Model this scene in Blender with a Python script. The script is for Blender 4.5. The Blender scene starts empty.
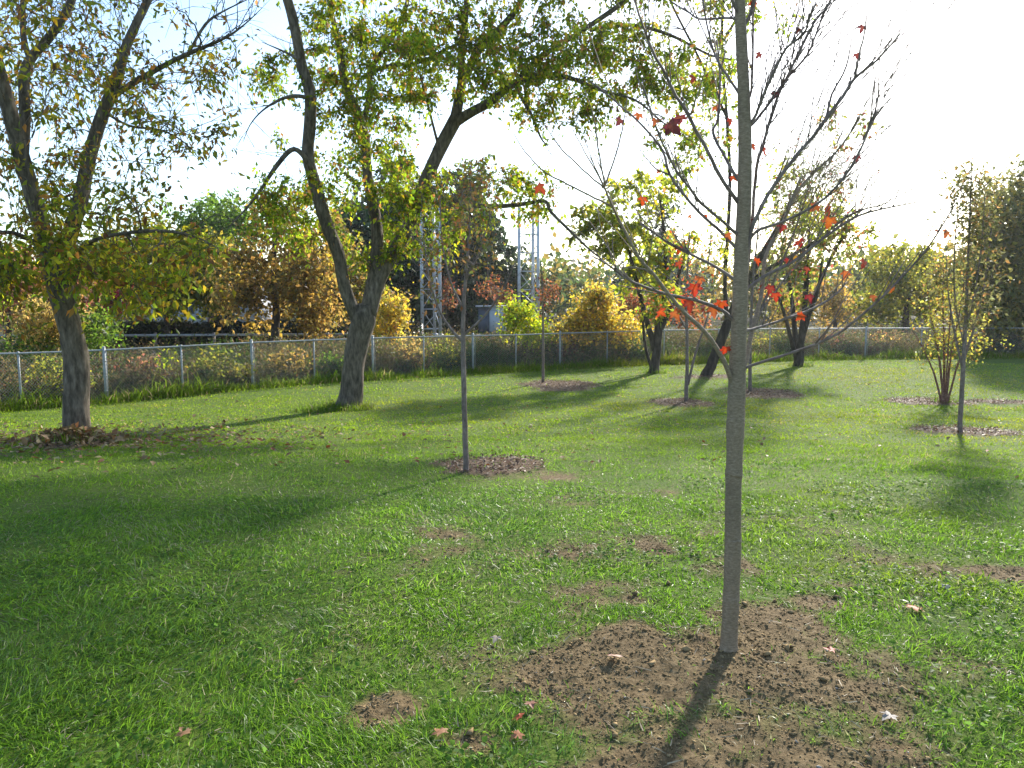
import bpy, math
import numpy as np
from mathutils import Vector

rng = np.random.default_rng(7)
SC = bpy.context.scene
COL = SC.collection
R = math.radians

# ------------------------------------------------------------------ camera
F = 770.0
CAM_Z = 1.6
PITCH = math.atan(84 / F)
cd = bpy.data.cameras.new('camera')
cam = bpy.data.objects.new('camera', cd)
COL.objects.link(cam)
cam.location = (0, 0, CAM_Z)
cam.rotation_euler = (R(90) - PITCH, 0, 0)
cd.sensor_width = 36
cd.lens = 36 * F / 1024
cd.clip_end = 3000
SC.camera = cam


def ray(px, py):
    u, v = (px - 512) / F, (384 - py) / F
    c, s = math.cos(PITCH), math.sin(PITCH)
    return np.array([u, c + v * s, -s + v * c])


def P(px, py, Y):
    """world point seen at a pixel, at forward distance Y"""
    d = ray(px, py)
    return np.array([0, 0, CAM_Z]) + d * (Y / d[1])


# ------------------------------------------------------------------ noise
def _h(ix, iy, s):
    n = np.sin(ix * 127.1 + iy * 311.7 + s * 74.7) * 43758.5453
    return n - np.floor(n)


def vn(x, y, s=0.0):
    x = np.asarray(x, float); y = np.asarray(y, float)
    ix, iy = np.floor(x), np.floor(y)
    fx, fy = x - ix, y - iy
    fx = fx * fx * (3 - 2 * fx); fy = fy * fy * (3 - 2 * fy)
    a, b = _h(ix, iy, s), _h(ix + 1, iy, s)
    c, d = _h(ix, iy + 1, s), _h(ix + 1, iy + 1, s)
    return (a * (1 - fx) + b * fx) * (1 - fy) + (c * (1 - fx) + d * fx) * fy


def fbm(x, y, s=0.0, o=4):
    t, a, w = 0.0, 0.5, 0.0
    for k in range(o):
        t = t + a * vn(x, y, s + k * 13.0); w += a
        x = np.asarray(x) * 2.03 + 1.7; y = np.asarray(y) * 2.03 + 4.1
        a *= 0.5
    return t / w - 0.5


def sstep(a, b, x):
    t = np.clip((np.asarray(x, float) - a) / (b - a), 0, 1)
    return t * t * (3 - 2 * t)


# ------------------------------------------------------------------ terrain
def H0(x, y):
    return -0.75 * sstep(3, 18, y) + 0.10 * fbm(np.asarray(x) * 0.12, np.asarray(y) * 0.12, 3, 2) * sstep(4, 12, np.abs(y))


def at(px, py):
    lo, hi = 1.0, 200.0
    for _ in range(60):
        m = 0.5 * (lo + hi)
        p = P(px, py, m)
        if p[2] > H0(p[0], p[1]): lo = m
        else: hi = m
    return P(px, py, lo)


# bare soil and mulch patches: (centre px, centre py, radius px, radius py, strength, kind)
PATCH = [(718, 706, 205, 88, 1.0, 0), (730, 770, 190, 50, .8, 0), (600, 690, 90, 45, .75, 0), (860, 735, 95, 50, .8, 0), (760, 625, 95, 26, .55, 0), (640, 640, 60, 22, .5, 0),
         (385, 714, 42, 24, .8, 0), (470, 745, 60, 22, .45, 0), (575, 562, 60, 18, .36, 0), (655, 548, 70, 15, .26, 0), (600, 575, 120, 36, -.03, 0), (610, 610, 150, 30, -.02, 0), (640, 640, 190, 40, -.02, 0),
         (560, 480, 75, 12, .25, 0), (1005, 574, 40, 9, .8, 0), (820, 605, 40, 12, .5, 0), (630, 605, 50, 12, .4, 0), (700, 560, 40, 8, .2, 0),
         (490, 467, 62, 9, .8, 1), (560, 386, 44, 6, .8, 1), (680, 403, 40, 5, .8, 1), (765, 394, 40, 6, .8, 1),
         (715, 377, 50, 3, .5, 1), (930, 402, 44, 4, .8, 1), (968, 432, 52, 6, .8, 1), (1000, 402, 26, 3, .6, 1),
         (75, 445, 34, 6, .7, 1), (30, 455, 60, 9, -.05, 1),
         (690, 600, 330, 110, -.2, 0), (930, 660, 200, 120, -.24, 0), (520, 660, 190, 110, -.18, 0), (560, 500, 120, 45, -.24, 0)]
ELL = []
for px, py, rx, ry, st, kd in PATCH:
    c = at(px, py); n_ = at(px, py - ry); f_ = at(px, py + ry)
    ELL.append((c[0], 0.5 * (n_[1] + f_[1]), rx * c[1] / F, 0.5 * (n_[1] - f_[1]), st, kd))


def soil(x, y):
    """(bare soil amount, mulch amount) 0..1"""
    x = np.asarray(x, float); y = np.asarray(y, float)
    wob = fbm(x * 2.2, y * 2.2, 11, 4) * 0.95 + fbm(x * 9, y * 9, 17, 3) * 0.55
    out = [np.full(x.shape, -1.0), np.full(x.shape, -1.0)]
    for cx, cy, rx, ry, st, kd in ELL:
        d = np.sqrt(((x - cx) / rx) ** 2 + ((y - cy) / ry) ** 2)
        if st < 0:
            out[kd] = np.maximum(out[kd], np.where(d < 1.3, np.minimum((1.05 - d) * .6, 0) + st, -1)); continue
        out[kd] = np.maximum(out[kd], (1.05 - d) * 1.3 * min(1, st + .2) - (1 - st) * .35)
    small = 0.0
    return (sstep(-0.20, 0.45, np.clip(out[0], -1, .55) + wob * 1.3), sstep(-0.02, 0.35, np.clip(out[1], -1, .7) + wob * .9))


def H(x, y):
    s, m = soil(x, y)
    near = 1 - sstep(7, 14, np.hypot(x, y))
    rough = fbm(np.asarray(x) * 6, np.asarray(y) * 6, 21, 3) * 0.05 + fbm(np.asarray(x) * 22, np.asarray(y) * 22, 31, 3) * 0.035
    lump = fbm(np.asarray(x) * 1.6, np.asarray(y) * 1.6, 41, 3) * 0.05
    cx, cy = ELL[0][0], ELL[0][1]
    mound = 0.05 * np.exp(-(((x - MX) / .8) ** 2 + ((y - MY) / .7) ** 2))
    return H0(x, y) + near * (s * rough * .75 + lump * .6) + mound + m * 0.02


_b = at(728, 660)
MX, MY = float(_b[0]), float(_b[1])

# fence line: base pixels of the line -> points on the ground
FENCE_PX = [(22, 409), (107, 402), (183, 395), (253, 388), (315, 383), (373, 379), (424, 376), (473, 373), (516, 371), (560, 368), (640, 364.5), (730, 361.5), (865, 358.5), (1024, 357.5)]
FP = [at(*q)[:2] for q in FENCE_PX]
FP = [FP[0] + (FP[0] - FP[1]) * k for k in (3.5, 2, 1)] + FP
FP += [FP[-1] + np.array([3., .15]), FP[-1] + np.array([8., .6]), FP[-1] + np.array([16., 1.5])]
FP = np.array(FP)
_o = np.argsort(FP[:, 0])
FP = FP[_o]


def fence_y(x):
    x = np.asarray(x, float)
    return np.interp(x, FP[:, 0], FP[:, 1])


# ------------------------------------------------------------------ mesh helpers
def to_mesh(name, V, tris=None, quads=None, col=None, smooth=False, extra=None):
    V = np.asarray(V, np.float32)
    me = bpy.data.meshes.new(name)
    nt = 0 if tris is None else len(tris)
    nq = 0 if quads is None else len(quads)
    loops = []
    if nt: loops.append(np.asarray(tris, np.int32).ravel())
    if nq: loops.append(np.asarray(quads, np.int32).ravel())
    loops = np.concatenate(loops)
    me.vertices.add(len(V)); me.vertices.foreach_set('co', V.ravel())
    me.loops.add(len(loops)); me.loops.foreach_set('vertex_index', loops)
    me.polygons.add(nt + nq)
    st = np.concatenate([np.arange(nt) * 3, nt * 3 + np.arange(nq) * 4]).astype(np.int32)
    me.polygons.foreach_set('loop_start', st)
    if smooth: me.polygons.foreach_set('use_smooth', np.ones(nt + nq, bool))
    if col is not None:
        a = me.attributes.new('Col', 'FLOAT_COLOR', 'POINT')
        c = np.ones((len(V), 4), np.float32); c[:, :3] = col
        a.data.foreach_set('color', c.ravel())
    me.update(calc_edges=True)
    me.validate()
    return me


def link(name, me, mat, parent=None, loc=(0, 0, 0)):
    o = bpy.data.objects.new(name, me)
    COL.objects.link(o)
    if mat is not None: me.materials.append(mat)
    if parent is not None: o.parent = parent
    o.location = loc
    return o


def empty(name, loc, label, cat, group=None):
    o = bpy.data.objects.new(name, None)
    COL.objects.link(o)
    o.location = loc; o.empty_display_size = .2
    o['label'] = label; o['category'] = cat
    if group: o['group'] = group
    return o


def tag(o, label=None, cat=None, group=None, kind=None):
    if label: o['label'] = label
    if cat: o['category'] = cat
    if group: o['group'] = group
    if kind: o['kind'] = kind
    return o


class Buf:
    """collects quads/tris into one mesh"""
    def __init__(s): s.V, s.Q, s.T, s.C, s.n = [], [], [], [], 0

    def add(s, V, Q=None, T=None, C=None):
        V = np.asarray(V, float).reshape(-1, 3)
        s.V.append(V)
        if Q is not None and len(Q): s.Q.append(np.asarray(Q, int) + s.n)
        if T is not None and len(T): s.T.append(np.asarray(T, int) + s.n)
        if C is not None: s.C.append(np.broadcast_to(np.asarray(C, float), (len(V), 3)))
        s.n += len(V)

    def tube(s, pts, rad, k=8, cap=True, bump=0.0):
        pts = np.asarray(pts, float); rad = np.asarray(rad, float)
        n = len(pts)
        t = np.gradient(pts, axis=0); t /= np.linalg.norm(t, axis=1)[:, None] + 1e-9
        ref = np.array([1., 0, 0]) if abs(t[0][0]) < .8 else np.array([0, 1., 0])
        u = np.empty_like(pts)
        a = ref
        for i in range(n):
            a = a - t[i] * a.dot(t[i]); a = a / (np.linalg.norm(a) + 1e-9); u[i] = a
        w = np.cross(t, u)
        ang = np.arange(k) * 2 * math.pi / k
        rr = np.repeat(rad[:, None], k, 1)
        if bump:
            ii = np.arange(n)[:, None]
            rr = rr * (1 + bump * (vn(np.cos(ang)[None] * 2.2 + 9 + ii * .0, np.sin(ang)[None] * 2.2 + ii * .35, 5) - .5) * 2)
        V = pts[:, None] + rr[:, :, None] * (np.cos(ang)[None, :, None] * u[:, None] + np.sin(ang)[None, :, None] * w[:, None])
        i = np.arange(n - 1)[:, None] * k; j = np.arange(k)[None]; j2 = (j + 1) % k
        Q = np.stack([i + j, i + j2, i + k + j2, i + k + j], -1).reshape(-1, 4)
        V = V.reshape(-1, 3)
        T = None
        if cap:
            V = np.vstack([V, pts[-1] + t[-1] * rad[-1] * .5, pts[0]])
            e = (n - 1) * k; jj = np.arange(k); j3 = (jj + 1) % k
            T = np.vstack([np.stack([e + jj, e + j3, np.full(k, n * k)], -1), np.stack([j3, jj, np.full(k, n * k + 1)], -1)])
        s.add(V, Q, T)

    def box(s, c, size, rz=0.0, bevel=0.0):
        hx, hy, hz = np.asarray(size) / 2
        b = min(bevel, hx * .5, hy * .5)
        if b > 0: ring = [(-hx + b, -hy), (hx - b, -hy), (hx, -hy + b), (hx, hy - b), (hx - b, hy), (-hx + b, hy), (-hx, hy - b), (-hx, -hy + b)]
        else: ring = [(-hx, -hy), (hx, -hy), (hx, hy), (-hx, hy)]
        k = len(ring)
        V = np.array([(x, y, z) for z in (-hz, hz) for x, y in ring])
        cs, sn = math.cos(rz), math.sin(rz)
        V = np.c_[V[:, 0] * cs - V[:, 1] * sn, V[:, 0] * sn + V[:, 1] * cs, V[:, 2]] + np.asarray(c)
        Q = [(i, (i + 1) % k, k + (i + 1) % k, k + i) for i in range(k)]
        T = [(0, i + 1, i) for i in range(1, k - 1)] + [(k, k + i, k + i + 1) for i in range(1, k - 1)]
        s.add(V, Q, T)

    def mesh(s, name, smooth=False):
        cat = lambda L: np.concatenate(L) if L else None
        return to_mesh(name, np.concatenate(s.V), cat(s.T), cat(s.Q), cat(s.C), smooth)


def unit(v):
    return v / (np.linalg.norm(v, axis=-1, keepdims=True) + 1e-9)


# ------------------------------------------------------------------ materials
def new_mat(name):
    m = bpy.data.materials.new(name); m.use_nodes = True
    nt = m.node_tree; nt.nodes.clear()
    out = nt.nodes.new('ShaderNodeOutputMaterial')
    return m, nt, out


def N(nt, typ, **kw):
    n = nt.nodes.new(typ)
    for k, v in kw.items():
        if k in n.inputs: n.inputs[k].default_value = v
        else: setattr(n, k, v)
    return n


def ramp(nt, fac, stops):
    r = nt.nodes.new('ShaderNodeValToRGB')
    while len(r.color_ramp.elements) < len(stops): r.color_ramp.elements.new(.5)
    for e, (p, c) in zip(r.color_ramp.elements, stops):
        e.position = p; e.color = (*c, 1)
    nt.links.new(fac, r.inputs[0])
    return r.outputs[0]


def leaf_mat(name, trans=.5, rough=.45, spec=.35, sat=1.15, val=1.25):
    m, nt, out = new_mat(name)
    a = N(nt, 'ShaderNodeAttribute', attribute_name='Col')
    b = N(nt, 'ShaderNodeBsdfPrincipled', Roughness=rough)
    b.inputs['Specular IOR Level'].default_value = spec
    nt.links.new(a.outputs['Color'], b.inputs['Base Color'])
    h = N(nt, 'ShaderNodeHueSaturation', Saturation=sat, Value=val)
    nt.links.new(a.outputs['Color'], h.inputs['Color'])
    t = N(nt, 'ShaderNodeBsdfTranslucent')
    nt.links.new(h.outputs[0], t.inputs[0])
    mx = N(nt, 'ShaderNodeMixShader'); mx.inputs[0].default_value = trans
    nt.links.new(b.outputs[0], mx.inputs[1]); nt.links.new(t.outputs[0], mx.inputs[2])
    nt.links.new(mx.outputs[0], out.inputs[0])
    return m


def bark_mat(name, c0, c1, c2, scale=8, stretch=.25, bump=.6, rough=.9):
    m, nt, out = new_mat(name)
    tc = N(nt, 'ShaderNodeTexCoord')
    mp = N(nt, 'ShaderNodeMapping'); mp.inputs['Scale'].default_value = (scale, scale, scale * stretch)
    nt.links.new(tc.outputs['Object'], mp.inputs[0])
    n1 = N(nt, 'ShaderNodeTexNoise', Scale=1.0, Detail=8.0, Roughness=.65)
    nt.links.new(mp.outputs[0], n1.inputs['Vector'])
    n2 = N(nt, 'ShaderNodeTexNoise', Scale=2.2, Detail=4.0)
    nt.links.new(tc.outputs['Object'], n2.inputs['Vector'])
    c = ramp(nt, n1.outputs[0], [(.32, c0), (.52, c1), (.72, c2)])
    mx = N(nt, 'ShaderNodeMix', data_type='RGBA', blend_type='MULTIPLY'); mx.inputs[0].default_value = .6
    g = ramp(nt, n2.outputs[0], [(.3, (.55, .55, .5)), (.7, (1.25, 1.2, 1.15))])
    nt.links.new(c, mx.inputs[6]); nt.links.new(g, mx.inputs[7])
    b = N(nt, 'ShaderNodeBsdfPrincipled', Roughness=rough)
    b.inputs['Specular IOR Level'].default_value = .2
    nt.links.new(mx.outputs[2], b.inputs['Base Color'])
    bp = N(nt, 'ShaderNodeBump', Strength=bump, Distance=.03)
    nt.links.new(n1.outputs[0], bp.inputs['Height']); nt.links.new(bp.outputs[0], b.inputs['Normal'])
    nt.links.new(b.outputs[0], out.inputs[0])
    return m


def plain_mat(name, c, rough=.6, metal=0., var=.25, scale=20):
    m, nt, out = new_mat(name)
    tc = N(nt, 'ShaderNodeTexCoord')
    n1 = N(nt, 'ShaderNodeTexNoise', Scale=scale, Detail=5.0)
    nt.links.new(tc.outputs['Object'], n1.inputs['Vector'])
    c = np.array(c)
    col = ramp(nt, n1.outputs[0], [(.3, tuple(c * (1 - var))), (.7, tuple(np.minimum(c * (1 + var), .95)))])
    b = N(nt, 'ShaderNodeBsdfPrincipled', Roughness=rough, Metallic=metal)
    nt.links.new(col, b.inputs['Base Color'])
    nt.links.new(b.outputs[0], out.inputs[0])
    return m


M_LEAF = leaf_mat('leaf_foliage', trans=.66, val=2.1, sat=1.08, spec=.25)
M_LEAFD = leaf_mat('dark_leaf', trans=.3, val=1.1, sat=1.0, spec=.15)  # darker, less translucent leaf of the dark green trees and the hedge
M_RED = leaf_mat('maple_leaf_red', trans=.5, val=1.1)
M_GRASSN = leaf_mat('near_grass_blades', trans=.5, rough=.40, spec=.26, sat=1.02, val=1.85)
M_GRASS = leaf_mat('grass_blades', trans=.56, rough=.5, spec=.10, sat=1.02, val=1.75)
M_WEED = leaf_mat('weed_stems', trans=.4, rough=.6, spec=.2)
M_LITTER = leaf_mat('dry_leaf', trans=.2, rough=.6, spec=.25, val=1.0)
M_BARK = bark_mat('rough_bark', (.05, .04, .031), (.145, .118, .09), (.27, .225, .178), scale=17, stretch=.28, bump=1.0)
M_BARKD = bark_mat('dark_bark', (.03, .024, .02), (.075, .06, .05), (.14, .115, .095), scale=10, stretch=.3, bump=.8)
M_MAPLE = bark_mat('smooth_maple_bark', (.17, .128, .085), (.26, .20, .14), (.36, .29, .21), scale=60, stretch=2.5, bump=.3, rough=.75)
M_TWIG = bark_mat('twig_bark', (.11, .08, .07), (.20, .155, .135), (.3, .245, .22), scale=30, stretch=.5, bump=.2, rough=.7)
M_GALV = plain_mat('galvanised_steel', (.34, .35, .36), rough=.6, metal=.3, var=.2, scale=14)
M_TOWER = plain_mat('tower_steel', (.52, .54, .56), rough=.5, metal=.2, var=.12, scale=3)


def soil_mat():
    m, nt, out = new_mat('lawn_soil')
    a = N(nt, 'ShaderNodeAttribute', attribute_name='Col')
    sep = N(nt, 'ShaderNodeSeparateColor')
    nt.links.new(a.outputs['Color'], sep.inputs[0])
    tc = N(nt, 'ShaderNodeTexCoord')

    def noise(sc, det=6., rough=.6):
        n = N(nt, 'ShaderNodeTexNoise', Scale=sc, Detail=det, Roughness=rough)
        nt.links.new(tc.outputs['Object'], n.inputs['Vector'])
        return n.outputs[0]
    nf = noise(38, 8, .7); nm = noise(3.2); nl = noise(.5)
    turf = ramp(nt, nf, [(.3, (.04, .055, .01)), (.5, (.085, .13, .016)), (.72, (.14, .18, .03))])
    tl = ramp(nt, nl, [(.35, (.85, .95, .7)), (.65, (1.15, 1.1, 1.1))])
    m0 = N(nt, 'ShaderNodeMix', data_type='RGBA', blend_type='MULTIPLY'); m0.inputs[0].default_value = 1
    nt.links.new(turf, m0.inputs[6]); nt.links.new(tl, m0.inputs[7])
    dirt = ramp(nt, nf, [(.28, (.07, .047, .019)), (.5, (.165, .117, .056)), (.74, (.28, .21, .115))])
    dm = ramp(nt, nm, [(.3, (.75, .72, .7)), (.7, (1.15, 1.15, 1.15))])
    m1 = N(nt, 'ShaderNodeMix', data_type='RGBA', blend_type='MULTIPLY'); m1.inputs[0].default_value = 1
    nt.links.new(dirt, m1.inputs[6]); nt.links.new(dm, m1.inputs[7])
    mulch = ramp(nt, nf, [(.3, (.06, .038, .024)), (.5, (.15, .098, .06)), (.7, (.26, .185, .12))])
    wild = ramp(nt, nm, [(.3, (.03, .035, .012)), (.55, (.05, .05, .02)), (.75, (.08, .065, .03))])
    cur = m0.outputs[2]
    for src, ch in ((m1.outputs[2], 0), (mulch, 1), (wild, 2)):
        mm = N(nt, 'ShaderNodeMix', data_type='RGBA')
        nt.links.new(sep.outputs[ch], mm.inputs[0]); nt.links.new(cur, mm.inputs[6]); nt.links.new(src, mm.inputs[7])
        cur = mm.outputs[2]
    b = N(nt, 'ShaderNodeBsdfPrincipled', Roughness=.95)
    b.inputs['Specular IOR Level'].default_value = .15
    nt.links.new(cur, b.inputs['Base Color'])
    bp = N(nt, 'ShaderNodeBump', Strength=.7, Distance=.02)
    nt.links.new(nf, bp.inputs['Height']); nt.links.new(bp.outputs[0], b.inputs['Normal'])
    nt.links.new(b.outputs[0], out.inputs[0])
    return m


# ------------------------------------------------------------------ ground sheet
def build_ground():
    th = np.concatenate([np.linspace(-180, -52, 60, endpoint=False), np.linspace(-52, 52, 520, endpoint=False), np.linspace(52, 180, 60, endpoint=False)])
    th = np.radians(th)
    r = np.concatenate([np.geomspace(.5, 1.5, 12, endpoint=False), np.geomspace(1.5, 40, 380, endpoint=False), np.geomspace(40, 1400, 40)])
    nr, na = len(r), len(th)
    x = (r[:, None] * np.sin(th)[None]); y = (r[:, None] * np.cos(th)[None])
    z = H(x, y)
    V = np.stack([x, y, z], -1).reshape(-1, 3)
    V = np.vstack([V, [0, 0, float(H(np.array(0.), np.array(0.)))]])
    i = np.arange(nr - 1)[:, None] * na; j = np.arange(na)[None]; j2 = (j + 1) % na
    Q = np.stack([i + j, i + na + j, i + na + j2, i + j2], -1).reshape(-1, 4)
    jj = np.arange(na); T = np.stack([jj, (jj + 1) % na, np.full(na, nr * na)], -1)
    T = T[:, ::-1]
    s, m = soil(V[:, 0], V[:, 1])
    wild = sstep(-.5, .3, V[:, 1] - fence_y(V[:, 0]) + fbm(V[:, 0] * 2, V[:, 1] * 2, 8, 3) * .5)
    me = to_mesh('lawn_ground', V, T, Q, np.c_[s, m, wild], smooth=True)
    tag(link('lawn_ground', me, soil_mat()), kind='structure')


build_ground()


# ------------------------------------------------------------------ grass
GREENS = np.array([(.085, .16, .012), (.12, .205, .016), (.165, .25, .024), (.115, .185, .022), (.085, .15, .028)])


def blades(pos, L, w, lean, az, bend, col, segs):
    """pos (n,3); returns V, Q, T, C"""
    n = len(pos)
    d = np.c_[np.sin(az), np.cos(az), np.zeros(n)]
    side = np.c_[np.cos(az), -np.sin(az), np.zeros(n)]
    fac = rng.uniform(-1.2, 1.2, n)          # roll so that faces do not all look one way
    sd = side * np.cos(fac)[:, None] + np.cross(d, side) * 0
    up = np.array([0, 0, 1.])
    a0 = lean; a1 = lean + bend
    d0 = d * np.sin(a0)[:, None] + up * np.cos(a0)[:, None]
    d1 = d * np.sin(a1)[:, None] + up * np.cos(a1)[:, None]
    sd = side * np.cos(fac)[:, None] + np.cross(d0, side) * np.sin(fac)[:, None]
    hw = (w / 2)[:, None]
    base = pos
    if segs == 1:
        V = np.stack([base - sd * hw, base + sd * hw, base + d0 * L[:, None] * .5 + d1 * L[:, None] * .5], 1)
        T = np.arange(n * 3).reshape(n, 3)
        return V.reshape(-1, 3), None, T, np.repeat(col, 3, 0)
    mid = base + d0 * L[:, None] * .5
    tip = mid + d1 * L[:, None] * .5
    V = np.stack([base - sd * hw, base + sd * hw, mid + sd * hw * .85, mid - sd * hw * .85, tip], 1)
    o = np.arange(n)[:, None] * 5
    Q = o + np.array([[0, 1, 2, 3]]); T = o + np.array([[3, 2, 4]])
    return V.reshape(-1, 3), Q, T, np.repeat(col, 5, 0)


def blade_cols(n, x, y, dry=.04):
    g = fbm(x * .8, y * .8, 51, 3) * 1.6 + .5
    k = np.clip((g + rng.normal(0, .28, n)) * 4, 0, 3.999)
    i = k.astype(int); f = (k - i)[:, None]
    c = GREENS[i] * (1 - f) + GREENS[np.minimum(i + 1, 4)] * f
    c = c * rng.uniform(.7, 1.3, n)[:, None]
    yl = sstep(.05, .25, fbm(x * .35, y * .35, 57, 3))[:, None]
    c = c * (1 - yl * np.array([[-.25, .0, .1]]))
    dr = rng.random(n) < dry
    c[dr] = np.array([.30, .25, .13]) * rng.uniform(.5, 1.2, dr.sum())[:, None]
    return c


def build_grass():
    B = Buf(); BN = Buf()
    for r0, r1, dens, w, segs in ((1.3, 4.2, 14000, .0036, 2), (4.2, 7, 7000, .0054, 2), (7, 12, 3000, .0090, 1), (12, 20, 1150, .016, 1), (20, 34, 500, .025, 1)):
        for a0, a1, k in ((-46, 46, 1.), (-75, -46, .35), (46, 75, .35)):
            area = .5 * R(a1 - a0) * (r1 * r1 - r0 * r0)
            n = int(area * dens * k)
            rr = np.sqrt(rng.uniform(r0 * r0, r1 * r1, n)); th = R(1) * rng.uniform(a0, a1, n)
            x, y = rr * np.sin(th), rr * np.cos(th)
            # clumping
            jx = fbm(x * 5, y * 5, 61, 2); 
            s, m = soil(x, y)
            cl = sstep(-.25, .1, fbm(x * 4.2, y * 4.2, 63, 3))
            keep = (rng.random(n) < (1 - s) ** 1.1 * (1 - m * .93) * (.45 + .55 * cl) + .07 * sstep(.12, .25, fbm(x * 3.4 + 7, y * 3.4, 69, 2)) * (s > .3) * (m < .3) + .015 * (s > .3)) & (y < fence_y(x) - .1)
            x, y = x[keep], y[keep]; n = len(x)
            ss = s[keep]
            z = H(x, y)
            rough = sstep(0, -3, x) * sstep(7, 2, y) + .3 * sstep(5, 2, y)
            L = rng.gamma(6, .0056, n) * (.75 + .75 * sstep(-.2, .3, fbm(x * 2.5, y * 2.5, 65, 3)) + .45 * rough) * (1 - .35 * ss)
            lean = np.clip(rng.normal(.98 if r1 < 8 else .85, .4, n), 0, 1.55)
            az = rng.uniform(0, 2 * math.pi, n) * .45 + 6.28 * (fbm(x * 1.3, y * 1.3, 67, 2) * 2) + rng.normal(0, .8, n)
            c = blade_cols(n, x, y, .035)
            st = (fbm(x * 1.1, y * 1.1, 71, 3) > .1) & (rng.random(n) < .12)
            c[st] = np.array([.27, .235, .13]) * rng.uniform(.6, 1.1, st.sum())[:, None]
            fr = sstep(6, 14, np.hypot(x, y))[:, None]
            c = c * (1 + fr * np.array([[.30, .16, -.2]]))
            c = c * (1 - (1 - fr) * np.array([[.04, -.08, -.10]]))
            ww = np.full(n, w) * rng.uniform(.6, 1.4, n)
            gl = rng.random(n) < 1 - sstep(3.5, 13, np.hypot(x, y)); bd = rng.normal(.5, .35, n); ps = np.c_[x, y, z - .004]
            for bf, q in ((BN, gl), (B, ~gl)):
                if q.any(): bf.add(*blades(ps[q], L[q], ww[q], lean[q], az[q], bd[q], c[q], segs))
    # clover and other broad leaves among the grass
    n = 9000
    rr = np.sqrt(rng.uniform(1.6 ** 2, 9 ** 2, n)); th = R(1) * rng.uniform(-46, 46, n)
    x, y = rr * np.sin(th), rr * np.cos(th); s_, m_ = soil(x, y)
    k = (fbm(x * 1.7, y * 1.7, 75, 3) > .1) & (s_ < .5); x, y = x[k], y[k]; n = len(x)
    for _ in range(3):
        B.add(*leaf_arrays(np.c_[x, y, H(x, y) + rng.uniform(.015, .05, n)] + np.c_[rng.normal(0, .012, (n, 2)), np.zeros(n)], np.c_[rng.normal(size=(n, 2)), rng.normal(.2, .3, n)], np.c_[rng.normal(0, .4, (n, 2)), np.ones(n)], rng.uniform(.014, .034, n), np.array([.09, .17, .03]) * rng.uniform(.6, 1.3, (n, 1)), .85))
    tag(link('foreground_grass', BN.mesh('foreground_grass'), M_GRASSN), 'glossy short grass blades of the nearest part of the lawn', 'grass', kind='stuff')
    tag(link('mown_grass', B.mesh('mown_grass'), M_GRASS), 'short green mown grass covering the lawn', 'grass', kind='stuff')

    # unmown fringe at the foot of the fence
    B = Buf()
    n = 60000
    x = rng.uniform(-22, 32, n)
    off = rng.normal(-.1, .28, n)
    y = fence_y(x) + off
    hgt = .5 + 1.0 * sstep(-.3, .3, fbm(x * .9, y * .9, 81, 3))
    L = rng.gamma(6, .044, n) * hgt * np.exp(-(off / .6) ** 2)
    L = np.maximum(L, .08)
    c = blade_cols(n, x * 1.5, y, .10) * np.array([1.15, 1.05, 1.0])
    B.add(*blades(np.c_[x, y, H(x, y) - .01], L, rng.uniform(.012, .024, n), np.clip(rng.normal(.35, .25, n), 0, 1.2), rng.uniform(0, 6.28, n), rng.normal(.7, .4, n), c, 2))
    # tufts at the feet of trees
    for px, py, rad, k in ((348, 409, .55, 900), (318, 411, .5, 500), (75, 443, .5, 250), (655, 373, .4, 250), (800, 366, .45, 300), (945, 403, .3, 120)):
        p = at(px, py)
        rr = rad * np.sqrt(rng.random(k)); th = rng.uniform(0, 6.28, k)
        x, y = p[0] + rr * np.sin(th), p[1] + rr * np.cos(th)
        L = rng.gamma(6, .03, k)
        B.add(*blades(np.c_[x, y, H(x, y) - .01], L, rng.uniform(.008, .015, k), np.clip(rng.normal(.4, .3, k), 0, 1.2), rng.uniform(0, 6.28, k), rng.normal(.7, .4, k), blade_cols(k, x, y, .1) * .8, 2))
    tag(link('tall_grass', B.mesh('tall_grass'), M_GRASS), 'tall unmown grass along the foot of the fence', 'grass', kind='stuff')




# ------------------------------------------------------------------ leaves
def leaf_arrays(pos, axis, nrm, size, col, width=.5, fold=.12):
    n = len(pos)
    a = unit(axis); nn = unit(nrm - a * (nrm * a).sum(1)[:, None]); s = np.cross(a, nn)
    z = size[:, None]
    wv = z * width * .5
    V = np.stack([pos, pos + a * z * .42 + s * wv + nn * z * fold, pos + a * z, pos + a * z * .42 - s * wv + nn * z * fold], 1).reshape(-1, 3)
    o = np.arange(n)[:, None] * 4
    T = np.concatenate([o + np.array([[0, 1, 2]]), o + np.array([[0, 2, 3]])])
    return V, None, T, np.repeat(col, 4, 0)


build_grass()


def pal_cols(n, pal, var=.3):
    pal = np.asarray(pal, float)
    w = pal[:, 3] / pal[:, 3].sum()
    i = rng.choice(len(pal), n, p=w)
    return pal[i, :3] * rng.uniform(1 - var, 1 + var, n)[:, None] * rng.uniform(.92, 1.08, (n, 3))


HAZE = .00028


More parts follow.
